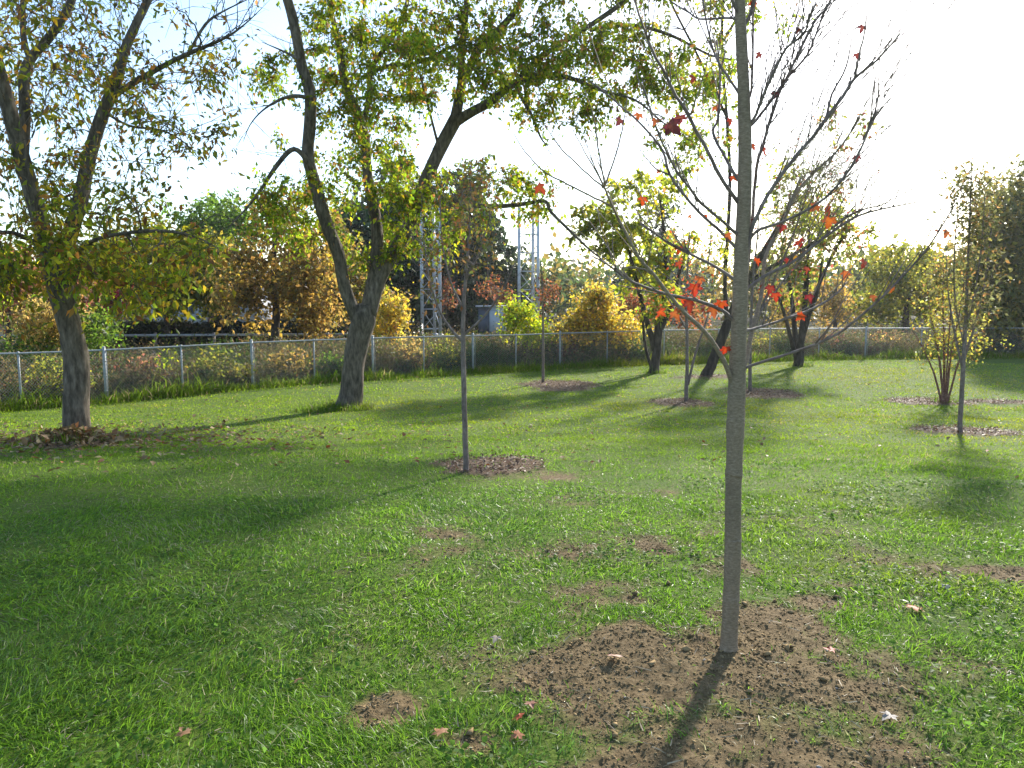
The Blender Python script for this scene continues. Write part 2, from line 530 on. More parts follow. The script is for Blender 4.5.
def maple_leaf(size):
    """five-lobed leaf lying along +Y, curled; returns V, T"""
    pts = [(0, 0), (.16, -.06), (.46, -.10), (.36, .06), (.42, .14), (.68, .34), (.50, .36), (.46, .44), (.22, .36), (.26, .58), (.20, .66), (0, 1.02)]
    right = pts; left = [(-x, y) for x, y in pts[1:-1]][::-1]
    ring = np.array(right + left)
    V = np.c_[ring, np.zeros(len(ring))]
    V = np.vstack([V, [0, .22, 0]])
    r = np.hypot(V[:, 0], V[:, 1] - .22)
    cu = rng.uniform(.1, .5)
    V[:, 2] = -cu * r ** 2 + .22 * np.abs(V[:, 0]) * rng.uniform(.2, 1) + rng.normal(0, .03, len(V))
    k = len(ring)
    T = np.array([(i, (i + 1) % k, k) for i in range(k)])
    return V * size, T


# ------------------------------------------------------------------ trees
class Tree:
    def __init__(s, Y, base):
        s.Y = Y; s.base = np.asarray(base, float)
        s.nodes = []; s.rads = []; s.tang = []; s.trunk = Buf(); s.branch = s.trunk; s.leaf = Buf()
        s.parts = []

    def limb(s, pix, dY=0.0, k=10, bump=.0, sub=4, buf=None, jit=.0, Y0=None):
        """pix: (px, py, width px); dY: depth change from the first point to the last"""
        pix = np.asarray(pix, float)
        n = len(pix)
        L = np.r_[0, np.cumsum(np.hypot(*np.diff(pix[:, :2], axis=0).T))]; t = L / L[-1]
        Ys = (s.Y if Y0 is None else Y0) + np.interp(t, [0, 1], [0, dY]) if np.isscalar(dY) else s.Y + np.asarray(dY)
        pts = np.array([P(a, b, yy) for (a, b, _), yy in zip(pix, Ys)])
        rad = pix[:, 2] / 2 * Ys / F
        # Catmull-Rom style refinement
        tt = np.linspace(0, n - 1, (n - 1) * sub + 1)
        ext = np.vstack([2 * pts[0] - pts[1], pts, 2 * pts[-1] - pts[-2]])
        out = []
        for q in tt:
            i = min(int(q), n - 2); f = q - i
            p0, p1, p2, p3 = ext[i], ext[i + 1], ext[i + 2], ext[i + 3]
            out.append(.5 * ((2 * p1) + (-p0 + p2) * f + (2 * p0 - 5 * p1 + 4 * p2 - p3) * f * f + (-p0 + 3 * p1 - 3 * p2 + p3) * f ** 3))
        out = np.array(out); rr = np.interp(tt, np.arange(n), rad)
        if jit: out[1:-1] += rng.normal(0, jit, (len(out) - 2, 3)) * rr[1:-1, None]
        (s.trunk if buf is None else buf).tube(out, rr, k, bump=bump)
        s.register(out, rr)
        return out, rr

    def register(s, pts, rr):
        s.nodes.append(pts); s.rads.append(rr); s.tang.append(unit(np.gradient(pts, axis=0)))

    def blobs(s, bl, Y0=None):
        out = []
        for px, py, rx, ry, rY, n, *o in bl:
            dy = o[0] if o else 0.0
            v = rng.normal(size=(n, 3)); v = unit(v) * rng.random(n)[:, None] ** (1 / 2.4)
            for a, b, c in v:
                out.append(P(px + a * rx, py + b * ry, (s.Y if Y0 is None else Y0) + dy + c * rY))
        return np.array(out)

    def grow(s, targets, rmin=.004, rk=.011, kk=5, sag=.1, minr=0.0, register=True):
        nodes = np.concatenate(s.nodes); rad = np.concatenate(s.rads); tan = np.concatenate(s.tang)
        d0 = np.array([np.min(np.linalg.norm(nodes - t, axis=1)) for t in targets])
        for ti in np.argsort(d0):
            t = targets[ti]
            dv = t - nodes; dist = np.linalg.norm(dv, axis=1)
            ang = (dv * tan).sum(1) / (dist + 1e-6)
            cost = dist * (1.25 - .35 * ang) + np.where(dv[:, 2] < -.2, .3 * dist, 0)
            i = int(np.argmin(cost)); p0 = nodes[i]; ln = dist[i]
            if ln < .05: continue
            dirv = unit(tan[i] * .8 + dv[i] / ln * .6 + rng.normal(0, .25, 3))
            p1 = p0 + dirv * ln * .4
            p2 = t - (t - p1) * .35 + np.array([0, 0, sag * ln]) + rng.normal(0, .06, 3) * ln
            f = np.linspace(0, 1, 8)[:, None]
            pts = (1 - f) ** 3 * p0 + 3 * (1 - f) ** 2 * f * p1 + 3 * (1 - f) * f * f * p2 + f ** 3 * t
            pts[1:-1] += rng.normal(0, .018, (6, 3)) * ln
            r0 = min(rad[i] * .75, rmin * 1.5 + rk * ln)
            rr = np.linspace(r0, rmin, 8)
            s.branch.tube(pts, rr, kk, cap=False)
            nodes = np.vstack([nodes, pts[2:]]); rad = np.r_[rad, rr[2:]]; tan = np.vstack([tan, unit(np.gradient(pts, axis=0))[2:]])
        s.all_nodes = nodes

    def twigs(s, n, ln=.6, r=.005, lo=.35, up=.35, spread=.55, kids=3, use='limb'):
        """fine forked bare twigs along the outer part of the limbs"""
        L = [(p, q) for p, q in zip(s.nodes, s.rads)][1:] or list(zip(s.nodes, s.rads))
        w = np.array([len(p) for p, _ in L], float); w /= w.sum()
        for _ in range(n):
            p, q = L[rng.choice(len(L), p=w)]
            i = int(rng.integers(int(len(p) * lo), len(p))); i = min(i, len(p) - 1)
            tg_ = unit(p[i] - p[max(i - 1, 0)])
            d = unit(tg_ * .7 + rng.normal(0, spread, 3) + np.array([0, 0, up])); l = ln * rng.uniform(.5, 1.5)
            f = np.linspace(0, 1, 6)[:, None]
            c = p[i] + d * l * f + rng.normal(0, .03, (6, 3)) * l * f + np.array([0, 0, .12 * l]) * f ** 2
            r0 = min(r, q[i] * .6)
            s.trunk.tube(c, np.linspace(r0, r0 * .35, 6), 4, cap=False)
            for _k in range(kids):
                j = int(rng.integers(1, 6)); d2 = unit(d * .9 + rng.normal(0, .45, 3)); l2 = l * rng.uniform(.25, .6)
                c2 = c[j] + d2 * l2 * f[::2] + rng.normal(0, .03, (3, 3)) * l2 * f[::2]
                s.trunk.tube(c2, np.linspace(r0 * .5, r0 * .22, 3), 3, cap=False)

    def foliage(s, targets, pal, twigs=4, tl=.4, per=8, size=.09, width=.5, droop=.5, bias=.35, rtw=.003, scat=.05, twk=3, cl_pal=None):
        pal = np.asarray(pal, float)
        for t in targets:
            bri = rng.uniform(1 - bias, 1 + bias)
            k = max(1, rng.poisson(twigs))
            for _ in range(k):
                d = unit(rng.normal(size=3) + np.array([0, 0, .15])); ln = tl * rng.uniform(.5, 1.3)
                f = np.linspace(0, 1, 4)[:, None]
                pts = t + d * ln * f + np.array([0, 0, -1]) * ln * .45 * droop * f ** 2
                if twk: s.branch.tube(pts, np.linspace(rtw, rtw * .5, 4), twk, cap=False)
                n = max(1, rng.poisson(per))
                u = rng.uniform(.1, 1.05, n)
                pos = t + d * ln * u[:, None] + np.array([0, 0, -1]) * ln * .45 * droop * (u ** 2)[:, None] + rng.normal(0, scat, (n, 3))
                ax = unit(rng.normal(size=(n, 3)) + d * .6 + np.array([0, 0, -1.1 * droop]))
                nr = rng.normal(size=(n, 3)) + np.array([0, 0, .7])
                c = pal_cols(n, pal) * bri
                s.leaf.add(*leaf_arrays(pos, ax, nr, size * rng.uniform(.5, 1.6, n), c, width))

    def done(s, name, label, cat='tree', bark=M_BARK, leaf=M_LEAF, group=None, crown='crown', twig=None):
        e = empty(name, s.base, label, cat, group)
        for b, nm, mt, sm in ((s.trunk, 'trunk', bark, True), (s.leaf, crown, leaf, False)):
            if b.n:
                for v in b.V: v -= s.base
                link(nm, b.mesh(nm, sm), mt, e)
        return e


# --- left tree -------------------------------------------------------
OLIVE = [(.15, .17, .025, 3), (.22, .20, .03, 3), (.32, .23, .035, 2), (.29, .15, .045, 2), (.11, .14, .025, 2), (.18, .09, .04, 1)]
b = at(75, 441)
t = Tree(b[1], b)
t.limb([(75, 446, 40), (75, 438, 32), (76, 425, 26), (76, 400, 24), (77, 370, 23), (73, 340, 23), (66, 312, 22), (60, 290, 23), (56, 268, 24)], k=18, bump=.10, sub=6)
t.limb([(54, 275, 18), (45, 240, 17), (35, 205, 15), (22, 160, 15), (12, 120, 14), (2, 85, 13), (-8, 40, 11), (-15, 0, 10), (-20, -60, 8), (-25, -130, 4)], -1.0, k=12, bump=.08)
t.limb([(23, 163, 10), (25, 117, 10), (24, 78, 10), (31, 58, 9), (51, 35, 8), (70, 4, 7), (85, -40, 6), (95, -100, 3)], .8, k=10, bump=.06)
t.limb([(30, 60, 6), (24, 40, 6), (23, 15, 5), (22, -30, 4), (18, -80, 2)], .4, k=8, Y0=t.Y + .4)
t.limb([(60, 275, 18), (70, 235, 15), (80, 200, 14), (86, 170, 13), (97, 130, 12), (108, 100, 11), (117, 78, 10), (125, 50, 9), (138, 20, 8), (150, -5, 7), (165, -50, 5), (175, -110, 3)], .7, k=12, bump=.08)
t.limb([(110, 98, 6), (135, 82, 6), (165, 65, 5), (190, 53, 4.5), (225, 38, 2.6), (245, 24, 1.4), (262, 8, .6)], -.8, k=8, Y0=t.Y + .35)
t.limb([(188, 54, 3), (205, 25, 3), (222, 12, 1.8), (255, -4, .6)], .3, k=6, Y0=t.Y - .1)
t.limb([(104, 112, 3), (130, 126, 2.5), (160, 130, 2), (185, 143, 1.4), (207, 168, .5)], -.5, k=6, Y0=t.Y + .3)
t.limb([(62, 268, 6), (78, 252, 5), (100, 238, 4), (150, 231, 3.5), (190, 235, 2.2), (218, 248, .8)], -1.4, k=6)
t.limb([(50, 255, 6), (30, 240, 5), (5, 232, 4), (-25, 240, 3)], -1.2, k=6)
tg = t.blobs([(125, 258, 95, 36, 1.6, 34, .2), (35, 235, 70, 50, 1.8, 26, -.2), (5, 280, 35, 25, 1.2, 8, -1.0), (140, 295, 40, 22, 1., 9, -.4), (75, 262, 30, 22, .9, 9, -.8), (110, 195, 90, 50, 1.8, 26), (185, 250, 30, 20, .8, 9, -1.2),
              (60, 110, 90, 100, 2.0, 44), (175, 110, 60, 70, 1.6, 22), (100, 20, 90, 60, 2.0, 26), (205, 60, 35, 40, 1.2, 8), (10, 40, 50, 100, 2.0, 22),
              (60, -80, 130, 80, 2.2, 40), (40, -190, 90, 60, 1.8, 22), (-60, 60, 50, 160, 2.0, 30), (-60, 240, 50, 60, 1.6, 18)])
t.grow(tg, rmin=.006, rk=.009)
low = tg[tg[:, 2] < P(0, 195, t.Y)[2]]; hi = tg[tg[:, 2] >= P(0, 195, t.Y)[2]]
t.foliage(low, OLIVE + [(.36, .32, .04, 3), (.20, .25, .03, 4)], twigs=6, tl=.5, per=8, size=.092, width=.48, droop=.9)
t.foliage(hi, OLIVE, twigs=6, tl=.5, per=6, size=.088, width=.42, droop=1.0, rtw=.0045)
t.twigs(150, .8, .007)
t.done('leaning_tree', 'thick trunk tree with yellow and rusty leaves at the left, leaf pile round its foot')

# --- centre tree -----------------------------------------------------
b = at(348, 408)
t = Tree(b[1], b)
t.limb([(347, 414, 35), (348, 406, 28), (351, 392, 23), (354, 362, 21), (359, 338, 22), (364, 318, 24), (367, 306, 18)], k=18, bump=.10, sub=6)
t.limb([(360, 328, 13), (345, 288, 13), (338, 254, 13), (326, 223, 12.5), (316, 188, 12.5), (308, 156, 11.5), (310, 125, 11.5), (310, 94, 11), (302, 66, 10.5), (297, 39, 10), (291, 12, 9.5), (285, -10, 9), (278, -60, 8), (270, -130, 4)], -1.0, k=12, bump=.08)
t.limb([(310, 98, 4), (295, 96, 4), (279, 100, 3), (262, 111, 1.8), (250, 125, 1.2), (243, 142, .5)], -.8, k=6, Y0=t.Y - .6)
t.limb([(312, 170, 6), (302, 154, 5.5), (291, 150, 5), (275, 168, 4.5), (260, 191, 3), (244, 211, 1.8), (226, 230, .6)], -1.2, k=6, Y0=t.Y - .45)
t.limb([(300, 60, 4), (285, 52, 2), (262, 42, .6)], .6, k=6, Y0=t.Y - .7)
t.limb([(368, 315, 18), (375, 272, 14), (377, 234, 12), (371, 195, 11), (367, 172, 10), (365, 140, 10), (357, 113, 10), (347, 90, 9), (342, 66, 8), (339, 45, 7), (331, 10, 5), (320, -50, 3)], 1.2, k=12, bump=.08)
t.limb([(363, 125, 6), (369, 98, 6), (371, 70, 5.5), (382, 52, 5), (396, 30, 5), (407, 3, 4), (415, -45, 3)], .4, k=8, Y0=t.Y + .8)
t.limb([(371, 72, 4), (390, 66, 4), (420, 62, 3.5), (445, 50, 3), (465, 40, 2)], -.8, k=6, Y0=t.Y + .9)
t.limb([(368, 320, 15), (380, 278, 14), (404, 234, 14), (418, 199, 13.5), (431, 168, 13), (443, 143, 13), (457, 117, 13)], .5, k=12, bump=.08)
Yr = t.Y + .5
t.limb([(455, 120, 11), (459, 98, 10), (462, 78, 9), (461, 51, 7), (465, 23, 6), (468, -30, 4), (470, -80, 2)], .6, k=10, bump=.06, Y0=Yr)
t.limb([(462, 84, 8), (478, 51, 8), (498, 31, 7), (517, 8, 6), (535, -30, 5), (550, -90, 2)], -.6, k=8, Y0=Yr + .25)
t.limb([(452, 124, 10.5), (470, 113, 9.5), (490, 102, 8.5), (510, 86, 7.5), (540, 75, 6), (570, 78, 4.5), (600, 90, 3.2), (635, 100, 2.2), (662, 122, 2)], -1.2, k=10, bump=.06, Y0=Yr)
t.limb([(512, 86, 5.5), (540, 58, 5), (575, 35, 4.5), (610, 12, 5), (640, -10, 4), (680, -30, 2)], 1.4, k=8, Y0=Yr - .3)
t.limb([(590, 30, 4), (630, 25, 3.5), (670, 35, 3), (710, 55, 2), (735, 60, 1.5)], .6, k=6, Y0=Yr + .4)
t.limb([(515, 84, 4), (522, 98, 4), (532, 116, 3), (541, 138, 2), (548, 146, 1)], -.4, k=6, Y0=Yr - .4)
t.limb([(424, 186, 7), (445, 196, 6), (480, 206, 5), (517, 205, 4.2), (544, 201, 3.6), (551, 212, 3.4), (567, 228, 2.8), (589, 249, 2.2), (608, 264, 1.2)], -.8, k=8, Y0=Yr - .2)
t.limb([(440, 152, 3), (433, 125, 2.5), (424, 90, 2), (414, 55, 1)], -.6, k=6, Y0=Yr)
tg = t.blobs([(365, 70, 60, 70, 2.2, 52), (375, 170, 55, 60, 2.2, 38), (378, 250, 40, 34, 1.6, 13, .6), (300, 190, 45, 60, 1.8, 20), (268, 215, 35, 40, 1.2, 14, -.8),
              (440, 40, 70, 60, 2.4, 54), (520, 60, 60, 60, 2.2, 46), (590, 55, 70, 45, 2.0, 44), (650, 62, 45, 50, 1.6, 22), (570, 110, 70, 22, 1.2, 16), (700, 80, 45, 70, 1.6, 18), (680, 140, 35, 35, 1., 8), (760, 10, 50, 60, 1.6, 10),
              (430, 225, 40, 30, 1.2, 18), (470, 190, 50, 40, 1.2, 18), (525, 195, 35, 35, 1., 14), (270, 80, 25, 45, 1.2, 7), (320, 30, 40, 50, 1.8, 16),
              (350, -60, 120, 70, 2.6, 60), (480, -70, 120, 70, 2.6, 64), (600, -50, 90, 60, 2.4, 54), (400, -180, 140, 70, 2.4, 50), (690, -30, 60, 50, 1.8, 18)])
t.grow(tg, rmin=.006, rk=.009)
PAL_C = [(.14, .19, .02, 4), (.21, .24, .03, 3), (.10, .15, .02, 3), (.28, .24, .03, 1.6), (.25, .13, .05, 1.2)]
t.foliage(tg, PAL_C, twigs=9, tl=.40, per=11, size=.088, width=.55, droop=.9, rtw=.0045)
t.twigs(170, .8, .007)
t.done('forked_tree', 'tall three limbed tree with green and gold leaves standing left of centre on the lawn')

# --- foreground maple ------------------------------------------------
b = at(728, 660); b[2] = float(H(np.array(b[0]), np.array(b[1])))
YM = b[1]
mp = Tree(YM, b)
mp.limb([(727, 674, 30), (727.5, 664, 25), (728.3, 655, 20.5), (729, 643, 17.8), (729.5, 630, 17), (730.5, 612, 17), (731, 600, 18), (731.4, 590, 17), (732.6, 548, 16.8), (733, 540, 17.8), (733, 531, 16.9), (733.4, 482, 16.6), (734, 474, 17.8), (734.4, 466, 16.8), (735, 440, 17), (735.6, 425, 18.2), (736, 415, 17.4), (736.5, 398, 18), (738, 350, 15.5), (740, 300, 15), (742, 250, 14.5), (744, 200, 14), (745, 150, 13), (744, 100, 12), (742, 50, 11), (740, 0, 10), (741, -100, 8), (744, -220, 5), (747, -330, 2)], k=16, bump=.05, sub=6)
maple = empty('maple_tree', b, 'slim bare grey maple with a few red leaves in the foreground soil patch', 'tree')
BR = [
    ([(735, 392, 9), (726, 366, 7.5), (714, 344, 7), (701, 328, 6.5), (689, 317, 6), (673, 300, 5.5), (654, 275, 5), (639, 258, 4.5), (623, 228, 4), (611, 203, 3.5), (604, 187, 2.5)], -.25),
    ([(737, 325, 6), (723, 311, 5), (695, 300, 4.5), (670, 295, 4), (645, 287, 3.5), (626, 278, 3), (607, 264, 2.5), (592, 256, 1.5)], -.1),
    ([(738, 282, 5), (714, 266, 4), (692, 255, 3.5), (670, 244, 3), (651, 231, 2.5), (640, 224, 1.5)], .3),
    ([(740, 252, 5), (720, 231, 4.2), (704, 217, 4), (686, 197, 3.8), (670, 175, 3.4), (662, 150, 3), (642, 125, 2.6), (624, 109, 2.2), (609, 96, 1.8), (590, 81, 1)], .1),
    ([(741, 238, 5), (720, 219, 4), (701, 203, 4), (689, 187, 3.5), (679, 175, 3), (668, 155, 2.5), (655, 125, 2), (645, 90, 1)], -.35),
    ([(742, 208, 6), (720, 176, 5), (705, 146, 5), (697, 133, 4.8), (687, 112, 4.6), (676, 96, 4.3), (666, 75, 4), (653, 52, 3.6), (645, 31, 3), (637, 8, 2.5), (628, -30, 1.5)], -.2),
    ([(743, 188, 5), (726, 159, 4), (713, 133, 3.5), (718, 118, 3), (720, 80, 2.2), (717, 40, 1.5)], .4),
    ([(742, 290, 7), (746, 262, 6), (751, 231, 5.5), (765, 200, 5.5), (778, 180, 5.2), (796, 156, 5), (812, 138, 5), (825, 120, 5), (843, 96, 4.5), (855, 78, 4), (877, 60, 2.8), (900, 34, 1.5)], -.1),
    ([(742, 305, 6), (747, 270, 5), (752, 225, 4.5), (756, 172, 4), (762, 148, 4), (770, 120, 3.8), (778, 96, 3.6), (788, 75, 3.3), (799, 52, 3), (812, 26, 2.2), (830, 3, 1.4)], .2),
    ([(745, 132, 5), (753, 124, 4), (765, 109, 3.6), (778, 91, 3.2), (790, 75, 3), (807, 55, 2.5), (817, 31, 2), (824, 10, 1.2)], .35),
    ([(746, 128, 5), (755, 117, 4), (760, 104, 4), (770, 81, 3.8), (786, 49, 3.4), (804, 34, 2.6), (809, 13, 1.6)], -.2),
    ([(745, 108, 4), (751, 91, 3), (753, 52, 2.5), (753, 0, 1.8), (754, -50, 1)], .1),
    ([(739, 372, 5), (747, 367, 4.2), (782, 356, 3.8), (814, 345, 3.6), (839, 333, 3.4), (857, 319, 3.1), (882, 297, 2.8), (907, 272, 2.5), (926, 250, 2.2), (939, 231, 1.8), (956, 203, 1)], -.3),
    ([(740, 332, 4.5), (757, 328, 3.6), (782, 320, 3.4), (814, 308, 3), (836, 294, 2.5), (847, 282, 1.4)], .4),
    ([(742, 292, 5), (767, 275, 4.5), (792, 262, 4.2), (820, 241, 3.8), (845, 223, 3.2), (870, 212, 2.5), (917, 202, 1.2)], .3),
    ([(743, 250, 5), (757, 231, 4), (782, 222, 3.6), (814, 206, 3.2), (836, 187, 3), (857, 157, 2.5), (869, 128, 2), (877, 104, 1.7), (879, 80, 1)], -.1),
    ([(739, 384, 9), (746, 360, 7), (754, 323, 6.5), (762, 290, 6), (766, 255, 5.5), (783, 222, 5), (795, 195, 4.5), (815, 172, 3.5), (838, 150, 2.5), (860, 118, 1.4)], .9),
    ([(744, 100, 4), (730, 80, 3.2), (715, 55, 2.6), (706, 20, 2), (700, -20, 1.2)], .3),
    ([(741, 20, 5), (728, -10, 4), (712, -60, 3), (700, -120, 1.5)], -.2),
    ([(741, 30, 5), (752, 10, 4), (765, -40, 3), (775, -110, 1.5)], .2),
    ([(742, 28, 4), (732, 18, 3), (700, 19, 2.2), (684, 8, 1.4)], .3),
]
tips = [  # forks of the first branch and of the right-hand one
    ([(604, 187, 2.2), (614, 161, 1.8), (622, 130, 1.5), (628, 94, .9)], 0, .1), ([(605, 187, 2), (598, 146, 1.6), (594, 120, 1.4), (585, 90, .8)], 0, -.1),
    ([(606, 190, 2), (582, 169, 1.6), (559, 146, 1.4), (545, 125, .8)], 0, .15), ([(603, 184, 1.8), (588, 158, 1.4), (573, 130, .8)], 0, 0),
    ([(613, 207, 2.4), (595, 198, 2), (567, 184, 1.8), (545, 172, 1.5), (526, 153, 1.2), (514, 134, .8)], 0, -.2),
    ([(855, 78, 3), (857, 65, 2.6), (861, 49, 2), (867, 14, 1)], 7, -.05), ([(825, 120, 3), (832, 95, 2.2), (846, 66, 1.8), (852, 35, 1)], 7, .1),
    ([(670, 175, 2), (655, 168, 1.5), (640, 150, .9)], 3, .1), ([(654, 275, 2.5), (640, 268, 2), (620, 268, 1.4)], 0, .1),
]
pts2d = []   # (px, py, Y, world) of every branch point, for hanging the leaves


def proj(p):
    c, s = math.cos(PITCH), math.sin(PITCH)
    z = p[..., 2] - CAM_Z; y = p[..., 1]
    fw = y * c - z * s; upv = y * s + z * c
    return 512 + F * p[..., 0] / fw, 384 - F * upv / fw


for pts in mp.nodes: pts2d.append(pts)
ends = {}
for idx, (pix, dY) in enumerate(BR):
    bb = Buf()
    pix = [(a_, b_, .5 + w_ * (.62 if idx not in (0, 16) else .6)) for a_, b_, w_ in pix]
    o, rr = mp.limb(pix, dY, k=7, sub=4, buf=bb, jit=.1)
    pts2d.append(o); ends[idx] = o
    # side shoots
    for _ in range(int(rng.integers(7, 13))):
        i = int(rng.integers(len(o) // 4, len(o) - 1))
        d = unit(o[min(i + 2, len(o) - 1)] - o[i - 1])
        dd = unit(d * 1.0 + rng.normal(0, .35, 3) + np.array([0, 0, .6]))
        ln = rng.uniform(.12, .5); f = np.linspace(0, 1, 5)[:, None]
        q = o[i] + dd * ln * f + np.array([0, 0, .12]) * ln * f ** 2 + rng.normal(0, .006, (5, 3)) * f
        bb.tube(q, np.linspace(min(.0028, rr[i] * .6), .0011, 5), 5)
        pts2d.append(q)
    for (tp, own, d2) in tips:
        if own == idx:
            y0 = o[int(np.argmin(np.hypot(*(np.array(proj(o)) - np.array(tp[0][:2])[:, None])))), 1]
            q, _ = mp.limb(tp, d2, k=5, sub=4, buf=bb, jit=.3, Y0=y0)
            pts2d.append(q)
    if idx in (7, 8, 9, 10, 14, 15, 16):
        for _ in range(26 if idx == 16 else 15):
            i = int(rng.integers(len(o) // 3, len(o) - 1))
            dd = unit(np.array([rng.uniform(.1, 1.2), rng.normal(.2, .5), rng.uniform(.5, 1.4)]))
            ln = rng.uniform(.2, .75); f = np.linspace(0, 1, 6)[:, None]
            q = o[i] + dd * ln * f + np.array([.05, 0, .1]) * ln * f ** 2 + rng.normal(0, .008, (6, 3)) * f
            bb.tube(q, np.linspace(.0022, .0008, 6), 5)
            pts2d.append(q)
            q2 = q[2] + unit(dd + rng.normal(0, .4, 3)) * ln * .5 * f[::2]
            bb.tube(q2, np.linspace(.0014, .0006, 3), 4)
    for v in bb.V: v -= b
    link('branch', bb.mesh('branch', True), M_TWIG if idx not in (0, 16) else M_MAPLE, maple)
for v in mp.trunk.V: v -= b
link('trunk', mp.trunk.mesh('trunk', True), M_MAPLE, maple)
allp = np.concatenate(pts2d); ax_, ay_ = proj(allp)
RL = [(541, 189, 14), (681, 43, 8), (693, 79, 10), (638, 117, 10), (655, 122, 9), (674, 128, 20), (680, 120, 14), (619, 122, 11), (658, 172, 5), (744, 69, 9), (798, 31, 8), (862, 29, 9), (857, 56, 8), (775, 95, 8), (758, 56, 9),
      (735, 178, 10), (753, 147, 9), (764, 151, 9), (730, 122, 9), (717, 109, 10), (731, 139, 8), (676, 315, 13), (690, 306, 16), (704, 309, 15), (714, 312, 15), (721, 306, 14), (725, 351, 13), (695, 290, 16), (700, 281, 12), (643, 201, 11),
      (679, 250, 10), (679, 265, 9), (690, 217, 5), (706, 217, 7), (729, 236, 9), (750, 222, 11), (828, 211, 13), (829, 223, 15), (814, 208, 11), (800, 244, 12), (782, 228, 10), (795, 259, 9), (810, 298, 11), (800, 317, 11), (864, 264, 12),
      (845, 275, 11), (892, 290, 9), (873, 298, 8), (946, 234, 11), (937, 231, 6), (807, 270, 9), (857, 159, 9), (753, 2, 9), (684, 300, 12), (662, 313, 11), (770, 290, 12), (776, 297, 11), (762, 288, 10), (788, 262, 9), (757, 262, 10)]
DARK = {5, 6, 7, 10, 11, 12, 13, 14, 51}
RED = np.array([(.30, .05, .045), (.34, .07, .05), (.23, .035, .045), (.36, .11, .06)])
for i, (px, py, sz) in enumerate(RL):
    j = int(np.argmin(np.hypot(ax_ - px, ay_ - py)))
    Yl = allp[j, 1] + rng.normal(0, .02)
    c = P(px, py, Yl)
    V, T = maple_leaf(1.0)
    s_ = sz * .86 * Yl / F
    # axis hangs down and outward, blade turned mostly to the light
    a = unit(np.array([rng.normal(0, .6), rng.normal(0, .4), -1.0])); nn = unit(np.array([rng.normal(0, .5), -1 + rng.normal(0, .5), rng.normal(.2, .5)]))
    nn = unit(nn - a * a.dot(nn)); sd = np.cross(a, nn)
    W = (V - [0, .4, 0]) * s_
    W = c + W[:, :1] * sd + W[:, 1:2] * a + W[:, 2:] * nn
    bf = Buf()
    colr = np.array([.13, .03, .045]) if i in DARK else RED[rng.integers(4)] * rng.uniform(.8, 1.2)
    if i in (20, 41): colr = np.array([.5, .27, .05])
    bf.add(W - b, None, T, np.clip(colr * rng.uniform(.65, 1.3, (len(V), 1)) + np.where(np.hypot(V[:, 0], V[:, 1] - .22)[:, None] < .2, 1, 0) * np.array([.08, .05, .01]), 0, 1))
    e0 = c - a * .4 * s_; e1 = allp[j]; dlt = e1 - e0
    if np.linalg.norm(dlt) > .12: e1 = e0 + dlt / np.linalg.norm(dlt) * .12
    V2 = Buf(); V2.tube(np.array([e0, (e0 + e1) / 2 + [0, 0, .006], e1]) - b, [.0008] * 3, 4, cap=False)
    bf.add(V2.V[0], V2.Q[0], None, colr * .6)
    link('leaf', bf.mesh('leaf'), M_RED, maple)

# --- other planted trees on the lawn ---------------------------------
RUST = [(.14, .09, .04, 3), (.11, .10, .03, 3), (.20, .10, .04, 2), (.09, .11, .03, 2)]


def sapling(name, label, base, trunk, blobs, pal, per=4, size=.05, twigs=4, tl=.3, bark=M_TWIG, extra=(), rmin=.003, rk=.006, cat='tree', dY=0.0, droop=.3, k=8, width=.5, group=None, tws=.8, tw=0):
    b = at(*base)
    t = Tree(b[1], b)
    t.limb([(a_, b_, w_ * tws) for a_, b_, w_ in trunk], dY, k=k, sub=4, jit=.05, bump=.05)
    for pix, dy, *yy in extra: t.limb([(a_, b_, w_ * tws) for a_, b_, w_ in pix], dy, k=6, sub=4, jit=.06, Y0=(t.Y + yy[0]) if yy else None)
    tg = t.blobs(blobs)
    t.grow(tg, rmin=rmin, rk=rk, sag=.02)
    t.foliage(tg, pal, twigs=twigs * 1.5, tl=tl, per=per * 1.7, size=size, droop=droop, rtw=rmin * .7, width=width)
    if tw: t.twigs(tw, tl * 1.5, rmin * .9)
    return t.done(name, label, cat, bark=bark, group=group)


sapling('young_tree', 'bare straight young tree with rusty thin crown standing in wood chips left of centre', (466, 473),
        [(466, 478, 9), (466, 465, 7.5), (465, 430, 7), (464, 390, 6.5), (463, 340, 6), (464, 300, 4.5), (467, 260, 3.5), (470, 215, 2.5), (471, 160, 1.5)],
        [(470, 185, 42, 38, .8, 26), (465, 240, 40, 45, .7, 16), (490, 280, 35, 35, .6, 7), (435, 285, 25, 30, .5, 6)], RUST, per=2.2, size=.045, twigs=4, tl=.22, tw=60,
        extra=[([(463, 342, 4), (450, 328, 3.2), (437, 305, 2.6), (428, 270, 2), (424, 240, 1)], .2), ([(464, 335, 3.5), (485, 315, 2.8), (503, 290, 2), (515, 262, 1)], -.2), ([(464, 310, 3), (450, 280, 2.4), (442, 240, 1.5), (440, 200, 1)], .3), ([(466, 280, 2.6), (480, 250, 2), (492, 210, 1)], .1)])
sapling('young_tree', 'small thin sapling in a mulch ring in front of the yellow bush', (543, 383),
        [(543, 385, 4), (543, 350, 3.2), (543, 310, 2.6), (542, 280, 1.5), (541, 262, 1)],
        [(542, 290, 16, 26, .5, 16)], [(.22, .06, .04, 1), (.18, .11, .05, 1), (.10, .09, .03, 1)], per=3, size=.06, twigs=3, tl=.25)
